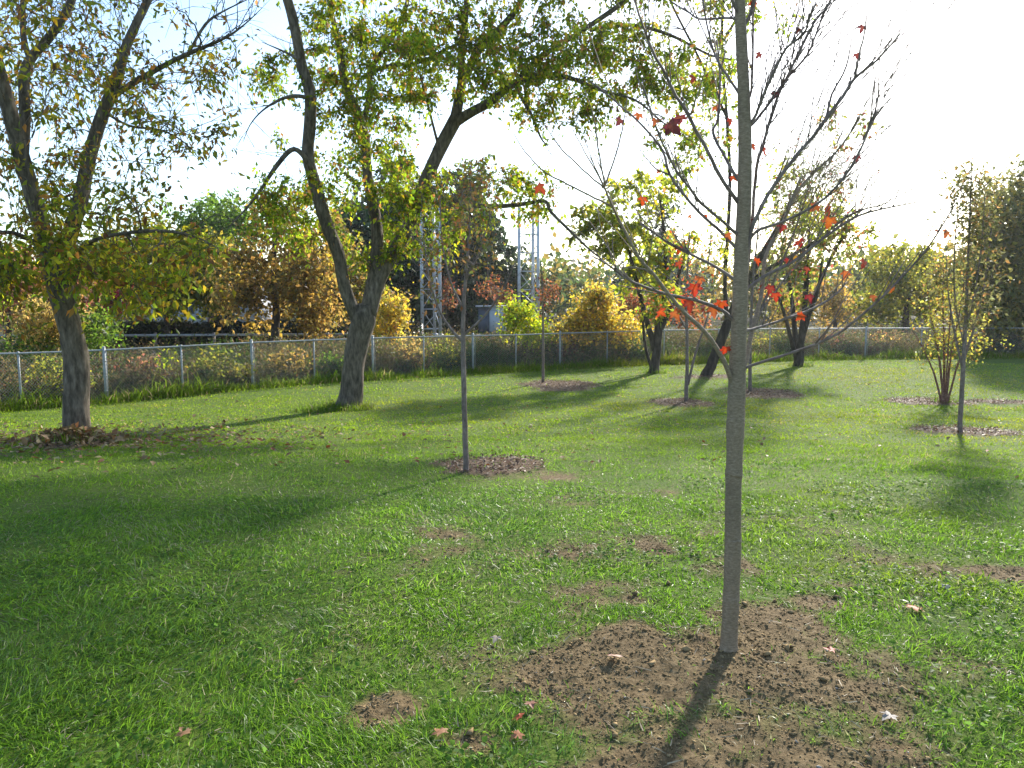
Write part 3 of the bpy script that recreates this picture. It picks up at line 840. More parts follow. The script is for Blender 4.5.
sapling('young_tree', 'thin sapling with one low side stem between the dark tree and leaning trunk', (686, 402),
        [(686, 404, 5.5), (687, 370, 4.6), (687, 330, 4), (686, 300, 3), (688, 260, 2), (690, 225, 1)],
        [(688, 270, 30, 45, .9, 22), (660, 310, 22, 25, .6, 6)], [(.30, .08, .04, 2), (.25, .15, .04, 1), (.10, .12, .03, 1)], per=2.5, size=.07, twigs=3, tl=.3,
        extra=[([(688, 385, 3.2), (695, 355, 3), (705, 325, 2.4), (712, 300, 1.5)], .2), ([(687, 330, 2.5), (672, 305, 2), (660, 285, 1)], .2)])
sapling('young_tree', 'thin dark sapling just right of the foreground maple trunk in mulch', (750, 392),
        [(750, 394, 5), (750, 360, 4.2), (751, 320, 3.6), (753, 280, 3), (757, 240, 2), (760, 200, 1)],
        [(800, 190, 60, 75, 1.2, 60), (840, 170, 50, 55, 1.0, 34), (765, 260, 40, 45, 1.0, 16)], [(.12, .10, .05, 2), (.09, .11, .03, 2), (.25, .07, .04, 1)], per=1.0, size=.06, twigs=7, tl=.55, rmin=.0045, tw=120,
        extra=[([(750, 340, 3.4), (765, 300, 3), (785, 255, 2.4), (805, 200, 1.6), (815, 150, 1)], .3), ([(751, 325, 3), (780, 285, 2.6), (820, 235, 2), (850, 190, 1)], -.3)], droop=0)

GOLDG = [(.17, .20, .03, 3), (.25, .25, .04, 3), (.12, .15, .025, 2), (.32, .24, .04, 1)]
sapling('dark_tree', 'dark stemmed tree with low green and gold crown in front of the fence', (655, 373),
        [(653, 376, 15), (655, 365, 12), (657, 345, 11), (659, 325, 10), (662, 300, 8), (666, 265, 6), (664, 230, 4), (660, 200, 2)],
        [(640, 225, 55, 52, 1.8, 34), (600, 230, 34, 38, 1.3, 16), (655, 285, 40, 40, 1.4, 20), (640, 190, 40, 28, 1.0, 10)], GOLDG, per=4.5, size=.17, twigs=5, tl=.5, bark=M_BARKD, rmin=.008, rk=.012, width=.55,
        extra=[([(655, 350, 8), (648, 325, 7), (640, 295, 6), (630, 255, 4), (620, 225, 2)], -.6), ([(652, 370, 4), (645, 345, 4), (643, 320, 3), (640, 290, 2)], .4), ([(660, 330, 7), (672, 305, 6), (680, 270, 4), (690, 240, 2)], .5)], k=10, droop=.6)
sapling('slanted_tree', 'dark trunk leaning right, half hidden behind the foreground maple trunk', (708, 376),
        [(705, 379, 17), (709, 370, 14), (717, 350, 13), (727, 325, 12), (738, 300, 11), (752, 272, 9), (768, 245, 8), (785, 215, 6), (800, 180, 3)],
        [(790, 190, 40, 40, 1.4, 14), (730, 240, 30, 40, 1.2, 6), (820, 220, 35, 30, 1.2, 10), (700, 70, 50, 80, 2.2, 12), (725, -50, 90, 60, 3.0, 36), (650, -60, 70, 60, 3.0, 30), (800, -70, 70, 60, 3.0, 24), (710, -150, 130, 60, 3.2, 40)], GOLDG, per=5, size=.13, twigs=5, tl=.7, tw=60, bark=M_BARKD, rmin=.008, rk=.010,
        extra=[([(727, 325, 6), (725, 280, 5), (728, 230, 4.5), (730, 180, 4.5), (727, 120, 4), (722, 50, 3.6), (724, -40, 3), (720, -130, 2)], .4), ([(728, 120, 3.5), (700, 60, 3), (670, 0, 2.4), (650, -60, 1.5)], -1.0, .3), ([(724, 40, 3.5), (760, -20, 3), (800, -80, 1.8)], 1.0, .4), ([(745, 285, 6), (775, 265, 5), (810, 245, 4), (850, 215, 3), (880, 205, 1.5)], -.4)], k=10)
sapling('dark_tree', 'dark many stemmed tree with thin olive crown by the fence, right of the maple', (799, 366),
        [(798, 369, 15), (799, 360, 12), (801, 340, 9), (804, 315, 7), (806, 285, 6), (808, 255, 4), (810, 220, 2)],
        [(815, 240, 48, 45, 1.6, 34), (845, 225, 38, 38, 1.2, 16), (790, 280, 30, 35, 1.2, 10), (850, 130, 40, 25, 1.2, 6)], [(.15, .18, .03, 3), (.22, .22, .04, 2), (.27, .13, .05, .7), (.22, .06, .05, .4)], per=4, size=.15, twigs=5, tl=.5, bark=M_BARKD, rmin=.007, rk=.010,
        extra=[([(799, 355, 8), (795, 330, 7), (792, 300, 5), (785, 260, 3), (780, 230, 1.5)], .4), ([(797, 360, 7), (790, 335, 5), (783, 310, 4), (772, 280, 2)], -.3), ([(803, 325, 6), (815, 295, 5), (830, 260, 4), (850, 225, 2)], .3), ([(800, 350, 6), (808, 320, 5), (818, 290, 4), (822, 260, 2)], -.4)], k=10, droop=.5)

b = at(945, 404)
t = Tree(b[1], b)
for (x0, pts) in enumerate([[(943, 406, 4), (942, 385, 3.6), (938, 350, 3), (930, 310, 2.2), (925, 270, 1)], [(944, 406, 4), (944, 380, 3.6), (944, 340, 3), (943, 300, 2), (944, 250, 1)], [(946, 406, 4), (948, 380, 3.4), (953, 345, 2.8), (960, 310, 2), (966, 270, 1)],
                            [(947, 406, 3.5), (952, 385, 3), (962, 355, 2.4), (978, 335, 1.8), (992, 325, 1)], [(942, 406, 3.4), (936, 380, 2.8), (924, 350, 2), (912, 330, 1)], [(945, 406, 3), (947, 370, 2.6), (950, 320, 2), (952, 280, 1)]]):
    t.limb([(a_, b_, w_ * .75) for a_, b_, w_ in pts], rng.uniform(-.5, .5), k=6, sub=4, jit=.15)
tg = t.blobs([(940, 300, 36, 45, 1.0, 44), (945, 345, 45, 28, 1.0, 24), (975, 330, 28, 25, .8, 14), (935, 265, 22, 25, .7, 12)])
t.grow(tg, rmin=.003, rk=.004)
t.foliage(tg, [(.32, .28, .06, 4), (.24, .24, .05, 3), (.15, .16, .04, 2), (.30, .17, .05, 1)], twigs=5, tl=.4, per=4.5, size=.055, width=.7, droop=.5)
t.done('birch_clump', 'many stemmed low birch with small yellow leaves in mulch at the right', 'tree', bark=bark_mat('red_birch_bark', (.10, .04, .03), (.20, .10, .075), (.36, .24, .19), scale=20, stretch=1.5, bump=.2))

sapling('slender_tree', 'slender upright tree with narrow dark sparse crown at the right edge', (960, 433),
        [(960, 436, 7), (960, 425, 6), (962, 390, 5.5), (964, 350, 5), (966, 310, 4), (968, 260, 3), (970, 210, 2), (972, 150, 1)],
        [(972, 200, 22, 50, .7, 26), (980, 250, 30, 50, .8, 20), (960, 285, 24, 40, .7, 12), (985, 310, 25, 30, .6, 8)], [(.09, .09, .04, 3), (.13, .12, .04, 2), (.2, .12, .05, 1)], per=4.5, size=.06, twigs=4, tl=.28,
        extra=[([(963, 370, 3.4), (955, 335, 3), (948, 290, 2), (946, 250, 1)], .3), ([(963, 362, 3.4), (975, 325, 3), (985, 280, 2.2), (992, 225, 1)], .2), ([(965, 330, 3), (975, 290, 2.4), (982, 240, 1.8), (985, 190, 1)], -.3), ([(964, 345, 2.6), (955, 300, 2.2), (955, 240, 1.6), (962, 190, 1)], -.1)])


# ------------------------------------------------------------------ fence
def build_fence():
    seg = np.linalg.norm(np.diff(FP, axis=0), axis=1); S = np.r_[0, np.cumsum(seg)]

    def pt(s):
        return np.stack([np.interp(s, S, FP[:, 0]), np.interp(s, S, FP[:, 1])], -1)

    def s_of_px(px, py):
        q = at(px, py)[:2]
        ss = np.linspace(0, S[-1], 4000); return ss[np.argmin(np.linalg.norm(pt(ss) - q, axis=1))]
    HF = 1.22
    mid = FP[len(FP) // 2]
    base = np.array([mid[0], mid[1], float(H0(mid[0], mid[1]))])
    e = empty('chain_link_fence', base, 'grey chain link fence along the far edge of the lawn', 'fence')
    zz = lambda p: H0(p[..., 0], p[..., 1])
    # rail and wire mesh
    ss = np.arange(0, S[-1], .5); p = pt(ss)
    B = Buf(); B.tube(np.c_[p, zz(p) + HF] - base, np.full(len(ss), .021), 8)
    link('top_rail', B.mesh('top_rail', True), M_GALV, e)
    B = Buf()
    st = np.arange(-HF, S[-1], .062)
    for sg in (1, -1):
        for s0 in st:
            a = np.array([0, .33, .66, 1.])
            sv = np.clip(s0 + (a if sg > 0 else 1 - a) * HF * .85, 0, S[-1] - .01)
            q = pt(sv); B.tube(np.c_[q[:, 0], q[:, 1] - .025 - .004 * sg, zz(q) + a * HF] - base, np.full(4, .0019), 3, cap=False)
    link('wire_mesh', B.mesh('wire_mesh'), M_GALV, e)
    posts = [(22, 409, 0), (107, 402, 1), (183, 395, 0), (253, 388, 1), (315, 383, 0), (373, 379, 1), (424, 376, 0), (473, 373, 1), (516, 371, 0), (560, 368, 1), (607, 366, 0), (865, 358.5, 1)]
    sp = [(s_of_px(a, c), k) for a, c, k in posts]
    s_l = sp[0][0]; s_r = sp[-2][0]; s_m = sp[-1][0]
    sp += [(s_l - 1.8 * k, k % 2) for k in range(1, int(s_l / 1.8))]
    nn = int(round((s_m - s_r) / 2.3)); sp += [(s_r + (s_m - s_r) * k / nn, 0) for k in range(1, nn)]
    sp += [(s_m + 2.4 * k, (k % 3) == 0) for k in range(1, int((S[-1] - s_m) / 2.4))]
    for s_, thick in sp:
        q = pt(np.array(s_)); z = float(zz(q)); B = Buf()
        r = .036 if thick else .022
        top = HF + (.05 if thick else -.022)
        o = np.array([q[0], q[1] + .0, z]) - base
        B.tube(np.array([[0, 0, -.2], [0, 0, top * .5], [0, 0, top]]) + o, [r] * 3, 10)
        if thick:   # dome cap, brace bands and tension bar
            B.tube(np.array([[0, 0, top + .002], [0, 0, top + .02], [0, 0, top + .035]]) + o, [r * 1.15, r, r * .4], 10)
            for h in (.25, .6, .95): B.tube(np.array([[0, 0, h], [0, 0, h + .025]]) + o, [r * 1.15] * 2, 10)
            B.box(o + [r + .035, -.03, HF * .5], (.012, .005, HF * .95))
        else:
            B.tube(np.array([[0, 0, top + .002], [0, 0, top + .055]]) + o, [r * 1.2, r * 1.2], 10)
        link('post', B.mesh('post', True), M_GALV, e)


build_fence()


# ------------------------------------------------------------------ weeds behind the fence
def build_weeds():
    B = Buf()
    n = 50000
    x = rng.uniform(-26, 34, n); d = .35 + rng.gamma(1.1, 4.2, n); d = np.minimum(d, 45)
    x = x * (1 + d / 60)
    y = fence_y(x) + d
    patch = fbm(x * .55, y * .55, 91, 4)
    h = (.45 + .75 * sstep(-.25, .3, fbm(x * .9, y * .6, 95, 3))) * rng.uniform(.5, 1.1, n)
    cols = np.array([(.075, .115, .025), (.11, .088, .036), (.145, .08, .045), (.115, .14, .035), (.24, .185, .085)])
    k = np.clip((patch * 5.5 + .5 + rng.normal(0, .22, n)) * 4, 0, 4).round().astype(int)
    lum = (.75 + .9 * (fbm(x * 1.2, y * 1.2, 93, 2) + .5))[:, None] * .8
    c = cols[k] * rng.uniform(.7, 1.25, n)[:, None] * lum
    z = H0(x, y)
    lean = np.abs(rng.normal(.12, .12, n)); az = rng.uniform(0, 6.28, n)
    B.add(*blades(np.c_[x, y, z - .02], h, np.full(n, .018), lean, az, rng.normal(.25, .2, n), c * .8, 2))
    d0 = np.c_[np.sin(az) * np.sin(lean), np.cos(az) * np.sin(lean), np.cos(lean)]
    for _ in range(8):
        u = rng.uniform(.2, 1.05, n)
        pos = np.c_[x, y, z] + d0 * (u * h)[:, None] + rng.normal(0, .05, (n, 3))
        B.add(*leaf_arrays(pos, rng.normal(size=(n, 3)) + [0, 0, .3], rng.normal(size=(n, 3)), rng.uniform(.05, .14, n), cols[np.clip(k + rng.integers(-1, 2, n), 0, 4)] * rng.uniform(.6, 1.4, n)[:, None] * lum, .45))
    tag(link('meadow_weeds', B.mesh('meadow_weeds'), M_WEED), 'brown and olive tall weeds filling the field behind the fence', 'weeds', kind='stuff')


build_weeds()


# ------------------------------------------------------------------ trees and shrubs beyond the fence
def far_tree(name, label, px, Y, top, blobs, pal, size=.2, per=14, twigs=4, tl=.8, tw=10, cat='tree', bark=M_BARKD, width=.6, rY=2.2, trunk_top=None, droop=.4, bias=.4, scat=.18, leaf=M_LEAF):
    p = P(px, 300, Y); z = float(H0(p[0], p[1])); base = np.array([p[0], p[1], z])
    _, pb = proj(base); pb = float(pb)
    t = Tree(Y, base)
    tt = trunk_top if trunk_top is not None else top + .35 * (pb - top)
    xs = rng.normal(0, 2, 4)
    t.limb([(px, pb + 2, tw * 1.3), (px + xs[0], pb * .75 + tt * .25, tw), (px + xs[1], (pb + tt) / 2, tw * .75), (px + xs[2], pb * .2 + tt * .8, tw * .5), (px + xs[3], tt, tw * .25)], 0, k=8, sub=3, jit=.15, bump=.08)
    tg = t.blobs([(a, b_, c, d, (e or rY), n) for a, b_, c, d, e, n in blobs])
    t.grow(tg, rmin=.012, rk=.014, kk=4)
    t.foliage(tg, pal, twigs=twigs, tl=tl, per=per, size=size, width=width, droop=droop, bias=bias, scat=scat, twk=0)
    return t.done(name, label, cat, bark=bark, leaf=leaf)


BRN = [(.20, .13, .045, 3), (.24, .165, .05, 3), (.14, .11, .03, 2), (.26, .18, .04, 1.5), (.10, .09, .03, 2)]
OLV = [(.13, .14, .025, 3), (.18, .175, .03, 3), (.23, .19, .035, 1.5), (.08, .10, .022, 2)]
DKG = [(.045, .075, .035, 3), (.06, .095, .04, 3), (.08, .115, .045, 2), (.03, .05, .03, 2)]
YEL = [(.40, .29, .05, 3), (.34, .25, .05, 3), (.26, .22, .05, 2), (.18, .17, .05, 2), (.22, .13, .06, 1)]
GRN = [(.09, .15, .025, 3), (.13, .18, .03, 2), (.06, .10, .02, 2)]
YGR = [(.24, .28, .03, 3), (.17, .23, .03, 3), (.34, .30, .04, 2)]
RSB = [(.16, .07, .045, 3), (.20, .10, .05, 2), (.12, .07, .04, 2), (.12, .11, .04, 1)]
TAN = [(.36, .26, .09, 3), (.28, .2, .06, 2), (.18, .16, .05, 2)]

far_tree('amber_tree', 'amber and olive tree beyond the fence just left of the forked trunk', 322, 44, 200, [(322, 262, 36, 52, 2.2, 90), (345, 290, 26, 36, 2, 46)], BRN + OLV, size=.24, tw=6)
far_tree('autumn_tree', 'rusty orange tree with a visible trunk beyond the fence, left of the forked tree', 275, 33, 190, [(300, 275, 48, 48, 2.0, 84), (245, 288, 42, 44, 1.8, 70), (275, 222, 36, 36, 1.6, 16), (318, 305, 30, 26, 1.2, 30)], BRN, size=.19, tl=.7, tw=8, trunk_top=195, per=12)
far_tree('olive_tree', 'olive green tree beyond the fence behind the left leaning trunk', 165, 40, 215, [(160, 270, 58, 46, 2.5, 100), (205, 275, 35, 42, 2.0, 56), (115, 270, 38, 42, 2.0, 50)], OLV, size=.24, tw=7, per=16)
far_tree('green_tree', 'bright green tree seen left of the forked tree, rising behind the rusty one', 225, 52, 170, [(222, 235, 42, 55, 3.0, 100), (185, 240, 32, 40, 2., 46)], GRN, size=.28, tw=7, per=14)
far_tree('reddish_tree', 'dull red brown tree beyond the fence at the far left', 10, 30, 235, [(10, 290, 45, 40, 2.0, 54), (70, 290, 28, 30, 1.6, 24), (-50, 280, 40, 50, 2., 30)], RSB, size=.17, tw=6)
far_tree('tan_shrub', 'pale tan shrub just behind the fence at the far left', 42, 23, 290, [(35, 320, 30, 24, 1.0, 34), (70, 325, 18, 20, .8, 14)], TAN, size=.11, tw=4, cat='shrub', tl=.4)
far_tree('green_shrub', 'green leafy shrub behind the fence beside the left trunk', 98, 23, 310, [(95, 335, 28, 22, 1.0, 30), (30, 348, 40, 15, 1., 24)], GRN, size=.11, tw=3, cat='shrub', tl=.4)
far_tree('crimson_shrub', 'small dark crimson shrub under the olive tree', 112, 34, 280, [(112, 296, 22, 14, 1.0, 24)], [(.14, .02, .03, 2), (.09, .02, .025, 2), (.16, .05, .03, 1)], size=.15, tw=3, cat='shrub', tl=.5)
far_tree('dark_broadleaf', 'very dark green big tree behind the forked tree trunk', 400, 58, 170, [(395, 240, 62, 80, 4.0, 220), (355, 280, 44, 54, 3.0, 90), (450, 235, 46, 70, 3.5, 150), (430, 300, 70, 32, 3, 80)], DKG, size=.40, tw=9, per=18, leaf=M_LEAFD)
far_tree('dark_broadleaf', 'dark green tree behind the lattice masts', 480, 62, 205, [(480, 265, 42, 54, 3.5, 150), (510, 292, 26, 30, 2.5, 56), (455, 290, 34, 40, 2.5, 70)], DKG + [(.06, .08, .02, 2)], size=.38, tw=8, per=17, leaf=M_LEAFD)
far_tree('rusty_shrub', 'rusty red shrub beside the grey utility cabinet', 505, 52, 280, [(498, 294, 20, 12, 1.2, 14), (448, 295, 14, 18, 1.2, 8), (548, 292, 12, 14, 1., 8)], [(.17, .06, .035, 3), (.22, .09, .04, 2), (.11, .07, .03, 2)], size=.17, tw=3, cat='shrub', tl=.5)
far_tree('yellow_shrub', 'small yellow shrub right of the forked trunk behind the fence', 392, 29, 288, [(392, 312, 19, 20, .9, 30), (384, 328, 20, 14, .8, 14)], YEL, size=.13, tw=3, cat='shrub', tl=.4)
far_tree('lime_shrub', 'yellow green shrub behind the fence below the masts', 515, 28, 300, [(520, 322, 17, 20, .9, 26), (538, 335, 16, 15, .8, 14)], YGR, size=.12, tw=3, cat='shrub', tl=.4)
far_tree('yellow_bush', 'bright yellow bush, widest near its foot, behind the fence at the centre', 598, 29, 285, [(597, 308, 22, 20, 1.0, 36), (585, 330, 32, 18, 1.1, 40), (618, 332, 24, 18, 1.0, 26), (597, 294, 10, 9, .5, 10)], YEL, size=.13, tw=4, cat='bush', tl=.42)
far_tree('grey_conifer', 'thin grey green conifer like tree rising behind the dark stemmed tree', 662, 50, 180, [(662, 215, 14, 26, 1.2, 16), (660, 260, 28, 34, 2.0, 30), (630, 280, 22, 20, 1.5, 18), (690, 285, 20, 30, 1.5, 20)], [(.05, .06, .05, 3), (.07, .08, .055, 2), (.035, .045, .035, 2)], size=.22, tw=5, trunk_top=185, per=10)
far_tree('red_shrub', 'red leaved shrub behind the fence between yellow bush and dark tree', 640, 38, 285, [(640, 308, 26, 18, 1.2, 26), (690, 312, 26, 16, 1.2, 20)], [(.24, .08, .04, 3), (.17, .08, .04, 2), (.2, .14, .05, 2)], size=.15, tw=3, cat='shrub', tl=.5)
far_tree('rounded_tree', 'round olive tree beyond the fence, left of the yellow birch', 905, 46, 232, [(905, 280, 45, 42, 2.8, 84), (935, 290, 30, 38, 2.2, 36), (880, 300, 24, 24, 2.0, 22)], OLV + [(.2, .19, .03, 2)], size=.22, tw=7)
far_tree('orange_shrub', 'low orange brown trees behind the fence between maple and round olive tree', 835, 50, 265, [(835, 300, 30, 25, 2.0, 36), (790, 305, 30, 20, 2.0, 26)], BRN, size=.2, tw=4, cat='shrub')
far_tree('tall_dark_tree', 'tall dark green tree beyond the fence at the right edge', 1003, 33, 140, [(1005, 235, 42, 60, 2.4, 120), (988, 285, 26, 55, 1.8, 80), (1035, 270, 40, 70, 2.4, 100), (1050, 190, 40, 50, 2.4, 60), (1000, 320, 28, 35, 1.6, 44)], [(.09, .10, .04, 3), (.13, .13, .05, 3), (.24, .19, .05, 1.5), (.16, .15, .05, 2)], size=.19, tw=11, per=13)
far_tree('olive_tree', 'olive tree far behind the fence right of the tall dark one', 1070, 44, 200, [(1075, 270, 45, 50, 2.5, 60)], OLV, size=.22, tw=7)

# small dark spruce, left of the rusty tree
p = P(218, 300, 44); bs = np.array([p[0], p[1], float(H0(p[0], p[1]))])
t = Tree(44, bs)
t.limb([(218, 342, 5), (218, 310, 4), (218, 290, 2.5), (218, 268, 1)], k=6)
tg = []
for k_ in range(90):
    f = rng.random() ** .7
    a = rng.uniform(0, 6.28); hgt = 4.0 * (1 - f); rad = 1.15 * f * rng.uniform(.5, 1)
    tg.append(bs + [rad * math.sin(a), rad * math.cos(a), .5 + hgt])
tg = np.array(tg)
t.grow(tg, rmin=.01, rk=.01, kk=4, sag=-.1)
t.foliage(tg, [(.015, .028, .022, 2), (.025, .04, .03, 2)], twigs=4, tl=.35, per=12, size=.12, width=.3, droop=.8, twk=0)
t.done('spruce_tree', 'small blue black spruce standing left of the rusty tree trunk', 'tree', bark=M_BARKD)

SCRUB = [(60, .9, 34, 26, OLV, 'olive scrub bush behind the wire, left of the seedling'), (216, 1.2, 34, 24, OLV, 'wide olive scrub bush behind the wire, between two thick fence posts'),
         (140, 1.6, 24, 20, RSB, 'low red brown scrub behind the wire near the seedling'), (288, 1.4, 22, 22, BRN, 'brown scrub bush behind the wire below the rusty tree'),
         (326, 1.0, 20, 18, GRN, 'green scrub bush behind the wire just left of the forked trunk'), (408, 1.3, 22, 20, TAN, 'tan scrub bush behind the wire below the small yellow shrub'),
         (445, 1.0, 20, 18, OLV, 'olive scrub bush behind the wire under the white mast'), (562, 1.2, 16, 15, RSB, 'red brown scrub bush behind the wire, left of the yellow bush'),
         (632, 1.1, 18, 17, GRN, 'green scrub bush behind the wire, between yellow bush and dark tree'), (765, 1.5, 22, 15, OLV, 'olive scrub bush behind the wire just right of the maple trunk'),
         (838, 1.4, 24, 15, RSB, 'red brown scrub behind the wire, right of the many stemmed tree'), (890, 1.6, 22, 14, RSB + TAN, 'mixed tan and rusty scrub behind the wire, left of the birch'),
         (1006, 1.2, 26, 15, DKG, 'dark green scrub behind the wire below the tall dark tree')]
for px, off, rx, ry, pal, lab in SCRUB:
    q = None
    for yy_ in np.linspace(10, 40, 400):
        X_ = (px - 512) / F * yy_ / math.cos(PITCH) ** 0
        if yy_ >= float(fence_y(X_)) + off: break
    hw = ry * .9
    pbase = float(proj(np.array([X_, yy_, float(H0(X_, yy_))]))[1])
    far_tree('scrub_bush', lab, px, yy_, pbase - 2 * hw, [(px, pbase - hw * .95, rx, hw, .7, 26), (px + rng.uniform(-12, 12), pbase - hw * .5, rx * .8, hw * .5, .6, 12)], pal, size=.085, per=9, twigs=4, tl=.3, tw=2.5, cat='shrub', scat=.08)

# a yellow-leaved seedling just behind the wire
b = at(165, 396); b = np.array([b[0], b[1] + .9, b[2]]); b[2] = float(H0(b[0], b[1]))
t = Tree(b[1], b)
t.limb([(172, 394, 2.5), (166, 375, 2), (160, 360, 1.4), (152, 350, .8)], k=5); t.limb([(170, 392, 2), (172, 370, 1.6), (168, 350, .8)], k=5)
tg = t.blobs([(160, 368, 12, 16, .3, 14), (170, 355, 8, 10, .2, 6)])
t.grow(tg, rmin=.003, rk=.004)
t.foliage(tg, YGR, twigs=3, tl=.16, per=4, size=.07, width=.6)
t.done('seedling', 'little yellow green seedling behind the wire near the left trunk', 'shrub', bark=M_TWIG)


def distant_wood():
    L = Buf()
    n = 900
    th = R(1) * rng.uniform(-60, 60, n); rr = rng.uniform(80, 125, n)
    x, y = rr * np.sin(th), rr * np.cos(th)
    hgt = 5.0 + 5 * (fbm(x * .06, y * .06, 101, 3) + .5) * rng.uniform(.6, 1.1, n)
    pal = np.array([(.06, .075, .02, 3), (.10, .10, .025, 3), (.15, .11, .03, 2), (.035, .055, .02, 3)])
    for i in range(n):
        k = 55
        v = unit(rng.normal(size=(k, 3))) * rng.random(k)[:, None] ** .4
        pos = np.array([x[i], y[i], -.75 + hgt[i] * .5]) + v * np.array([2.6, 2.6, hgt[i] * .52])
        L.add(*leaf_arrays(pos, rng.normal(size=(k, 3)), rng.normal(size=(k, 3)), rng.uniform(.5, 1.1, k), pal[rng.choice(4, p=pal[:, 3] / 11.)][:3] * rng.uniform(.8, 1.25) * rng.uniform(.7, 1.3, (k, 1)), .7))
    tag(link('distant_wood', L.mesh('distant_wood'), M_LEAF), 'far belt of mixed olive and brown woodland along the horizon', 'woodland', kind='stuff')


distant_wood()

# dark hedge and guard rail at the left, beyond the field
B = Buf()
n = 26000
px = rng.uniform(95, 420, n); yy = rng.normal(41, .7, n)
x = (px - 512) / F * yy
hh = rng.random(n) ** .7 * (1.15 + .5 * fbm(x * .8, yy, 111, 3))
pos = np.c_[x, yy, H0(x, yy) + hh]
hb = np.array([-11., 41., -.75])
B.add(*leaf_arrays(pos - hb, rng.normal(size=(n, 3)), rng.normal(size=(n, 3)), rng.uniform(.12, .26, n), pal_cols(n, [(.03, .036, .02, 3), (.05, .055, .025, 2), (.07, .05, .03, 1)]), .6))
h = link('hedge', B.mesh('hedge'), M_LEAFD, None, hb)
tag(h, 'low dark hedge beyond the field at the left, behind the guard rail', 'hedge')

gp = [P(-40, 300, 33.5), P(110, 300, 34), P(260, 300, 35), P(400, 300, 36)]
gb = np.array([gp[1][0], gp[1][1], float(H0(gp[1][0], gp[1][1]))])
g = empty('guard_rail', gb, 'pale steel guard rail crossing the field beyond the fence at the left', 'guard rail')
B = Buf()
ln = np.array([[q[0], q[1], float(H0(q[0], q[1])) + .78] for q in gp]) - gb
prof = [(.02, -.05), (-.03, -.03), (.01, 0), (-.03, .03), (.02, .05)]
V = []; Q = []
for q in ln:
    for a, c in prof: V.append(q + [0, a, c])
    for a, c in prof[::-1]: V.append(q + [0, a + .012, c])
kk = 10
for i in range(len(ln) - 1):
    for j in range(kk): Q.append((i * kk + j, i * kk + (j + 1) % kk, (i + 1) * kk + (j + 1) % kk, (i + 1) * kk + j))
B.add(V, Q)
link('rail', B.mesh('rail'), M_GALV, g)
L_ = np.r_[0, np.cumsum(np.linalg.norm(np.diff(ln, axis=0), axis=1))]
for s_ in np.arange(.5, L_[-1], 2.5):
    q = np.array([np.interp(s_, L_, ln[:, k]) for k in range(3)])
    B = Buf(); B.box(q + [0, .12, -.4], (.1, .14, 1.0), bevel=.02); link('post', B.mesh('post'), plain_mat('weathered_post', (.16, .13, .10)), g)


# lattice masts
def mast(px0, px1, Y, top, label, third):
    a = P(px0, 300, Y); c = P(px1, 300, Y)
    z = float(H0(a[0], a[1])); w = c[0] - a[0]
    base = np.array([(a[0] + c[0]) / 2, Y, z])
    Ht = P(px0, top, Y)[2] - z
    e = empty('lattice_mast', base, label, 'mast')
    legs = [np.array([-w / 2, 0, 0]), np.array([w / 2, 0, 0]), np.array([third * w, w * .85, 0])]
    for l in legs:
        B = Buf(); B.tube(np.array([l + [0, 0, -.1], l + [0, 0, Ht * .5], l + [0, 0, Ht]]), [.11, .105, .10], 10); B.tube(np.array([l + [0, 0, .0], l + [0, 0, .12]]), [.26, .26], 10)
        link('leg', B.mesh('leg', True), M_TOWER, e)
    B = Buf()
    step = 1.28; k = 0; zc = .5
    while zc + step < Ht:
        for i in range(3):
            p, q = legs[i], legs[(i + 1) % 3]
            B.tube(np.array([p + [0, 0, zc], q + [0, 0, zc]]), [.035, .035], 6)
            if k % 2: p, q = q, p
            B.tube(np.array([p + [0, 0, zc], q + [0, 0, zc + step]]), [.026, .026], 6)
        zc += step; k += 1
    link('bracing', B.mesh('bracing', True), M_TOWER, e)


mast(422, 440, 50, 203, 'white lattice mast just right of the forked tree, narrower of the two', .1)
mast(519, 538, 54, 203, 'pale three legged lattice mast behind the lime shrub at the centre', .25)

# utility cabinet and concrete block
p = P(490, 300, 45); base = np.array([p[0], p[1], float(H0(p[0], p[1]))])
e = empty('utility_cabinet', base, 'grey utility cabinet with a dark end near the masts', 'cabinet')
M_CAB = plain_mat('cabinet_paint', (.42, .44, .45), rough=.5, var=.08, scale=5); M_CABD = plain_mat('cabinet_dark_panel', (.07, .08, .10), rough=.5, var=.1, scale=5)
B = Buf(); B.box((.45, 0, 1.0), (.95, 1.0, 1.9), bevel=.03); link('body', B.mesh('body'), M_CAB, e)
B = Buf(); B.box((-.35, 0.03, .98), (.62, .98, 1.84), bevel=.03); link('end_panel', B.mesh('end_panel'), M_CABD, e)
B = Buf(); B.box((.1, 0, 2.0), (1.85, 1.2, .09), bevel=.05); link('cap', B.mesh('cap'), M_CAB, e)
B = Buf(); B.box((.45, -.515, 1.0), (.8, .02, 1.6), bevel=.004); d = link('door', B.mesh('door'), M_CAB, e)
B = Buf(); B.box((.75, -.54, 1.05), (.03, .03, .18)); link('handle', B.mesh('handle'), M_CABD, d)
B = Buf(); B.box((.1, 0, .03), (1.9, 1.2, .2)); link('plinth', B.mesh('plinth'), plain_mat('concrete_plinth', (.38, .37, .34)), e)
p = P(412, 300, 46); base = np.array([p[0], p[1], float(H0(p[0], p[1]))])
B = Buf(); B.box((0, 0, .45), (1.2, .8, 1.0), bevel=.04); B.box((0, 0, .98), (1.0, .62, .08), bevel=.04)
o = link('concrete_block', B.mesh('concrete_block'), plain_mat('weathered_concrete', (.4, .39, .36), var=.25, scale=6), None, base)
tag(o, 'low concrete block left of the white lattice mast', 'block')

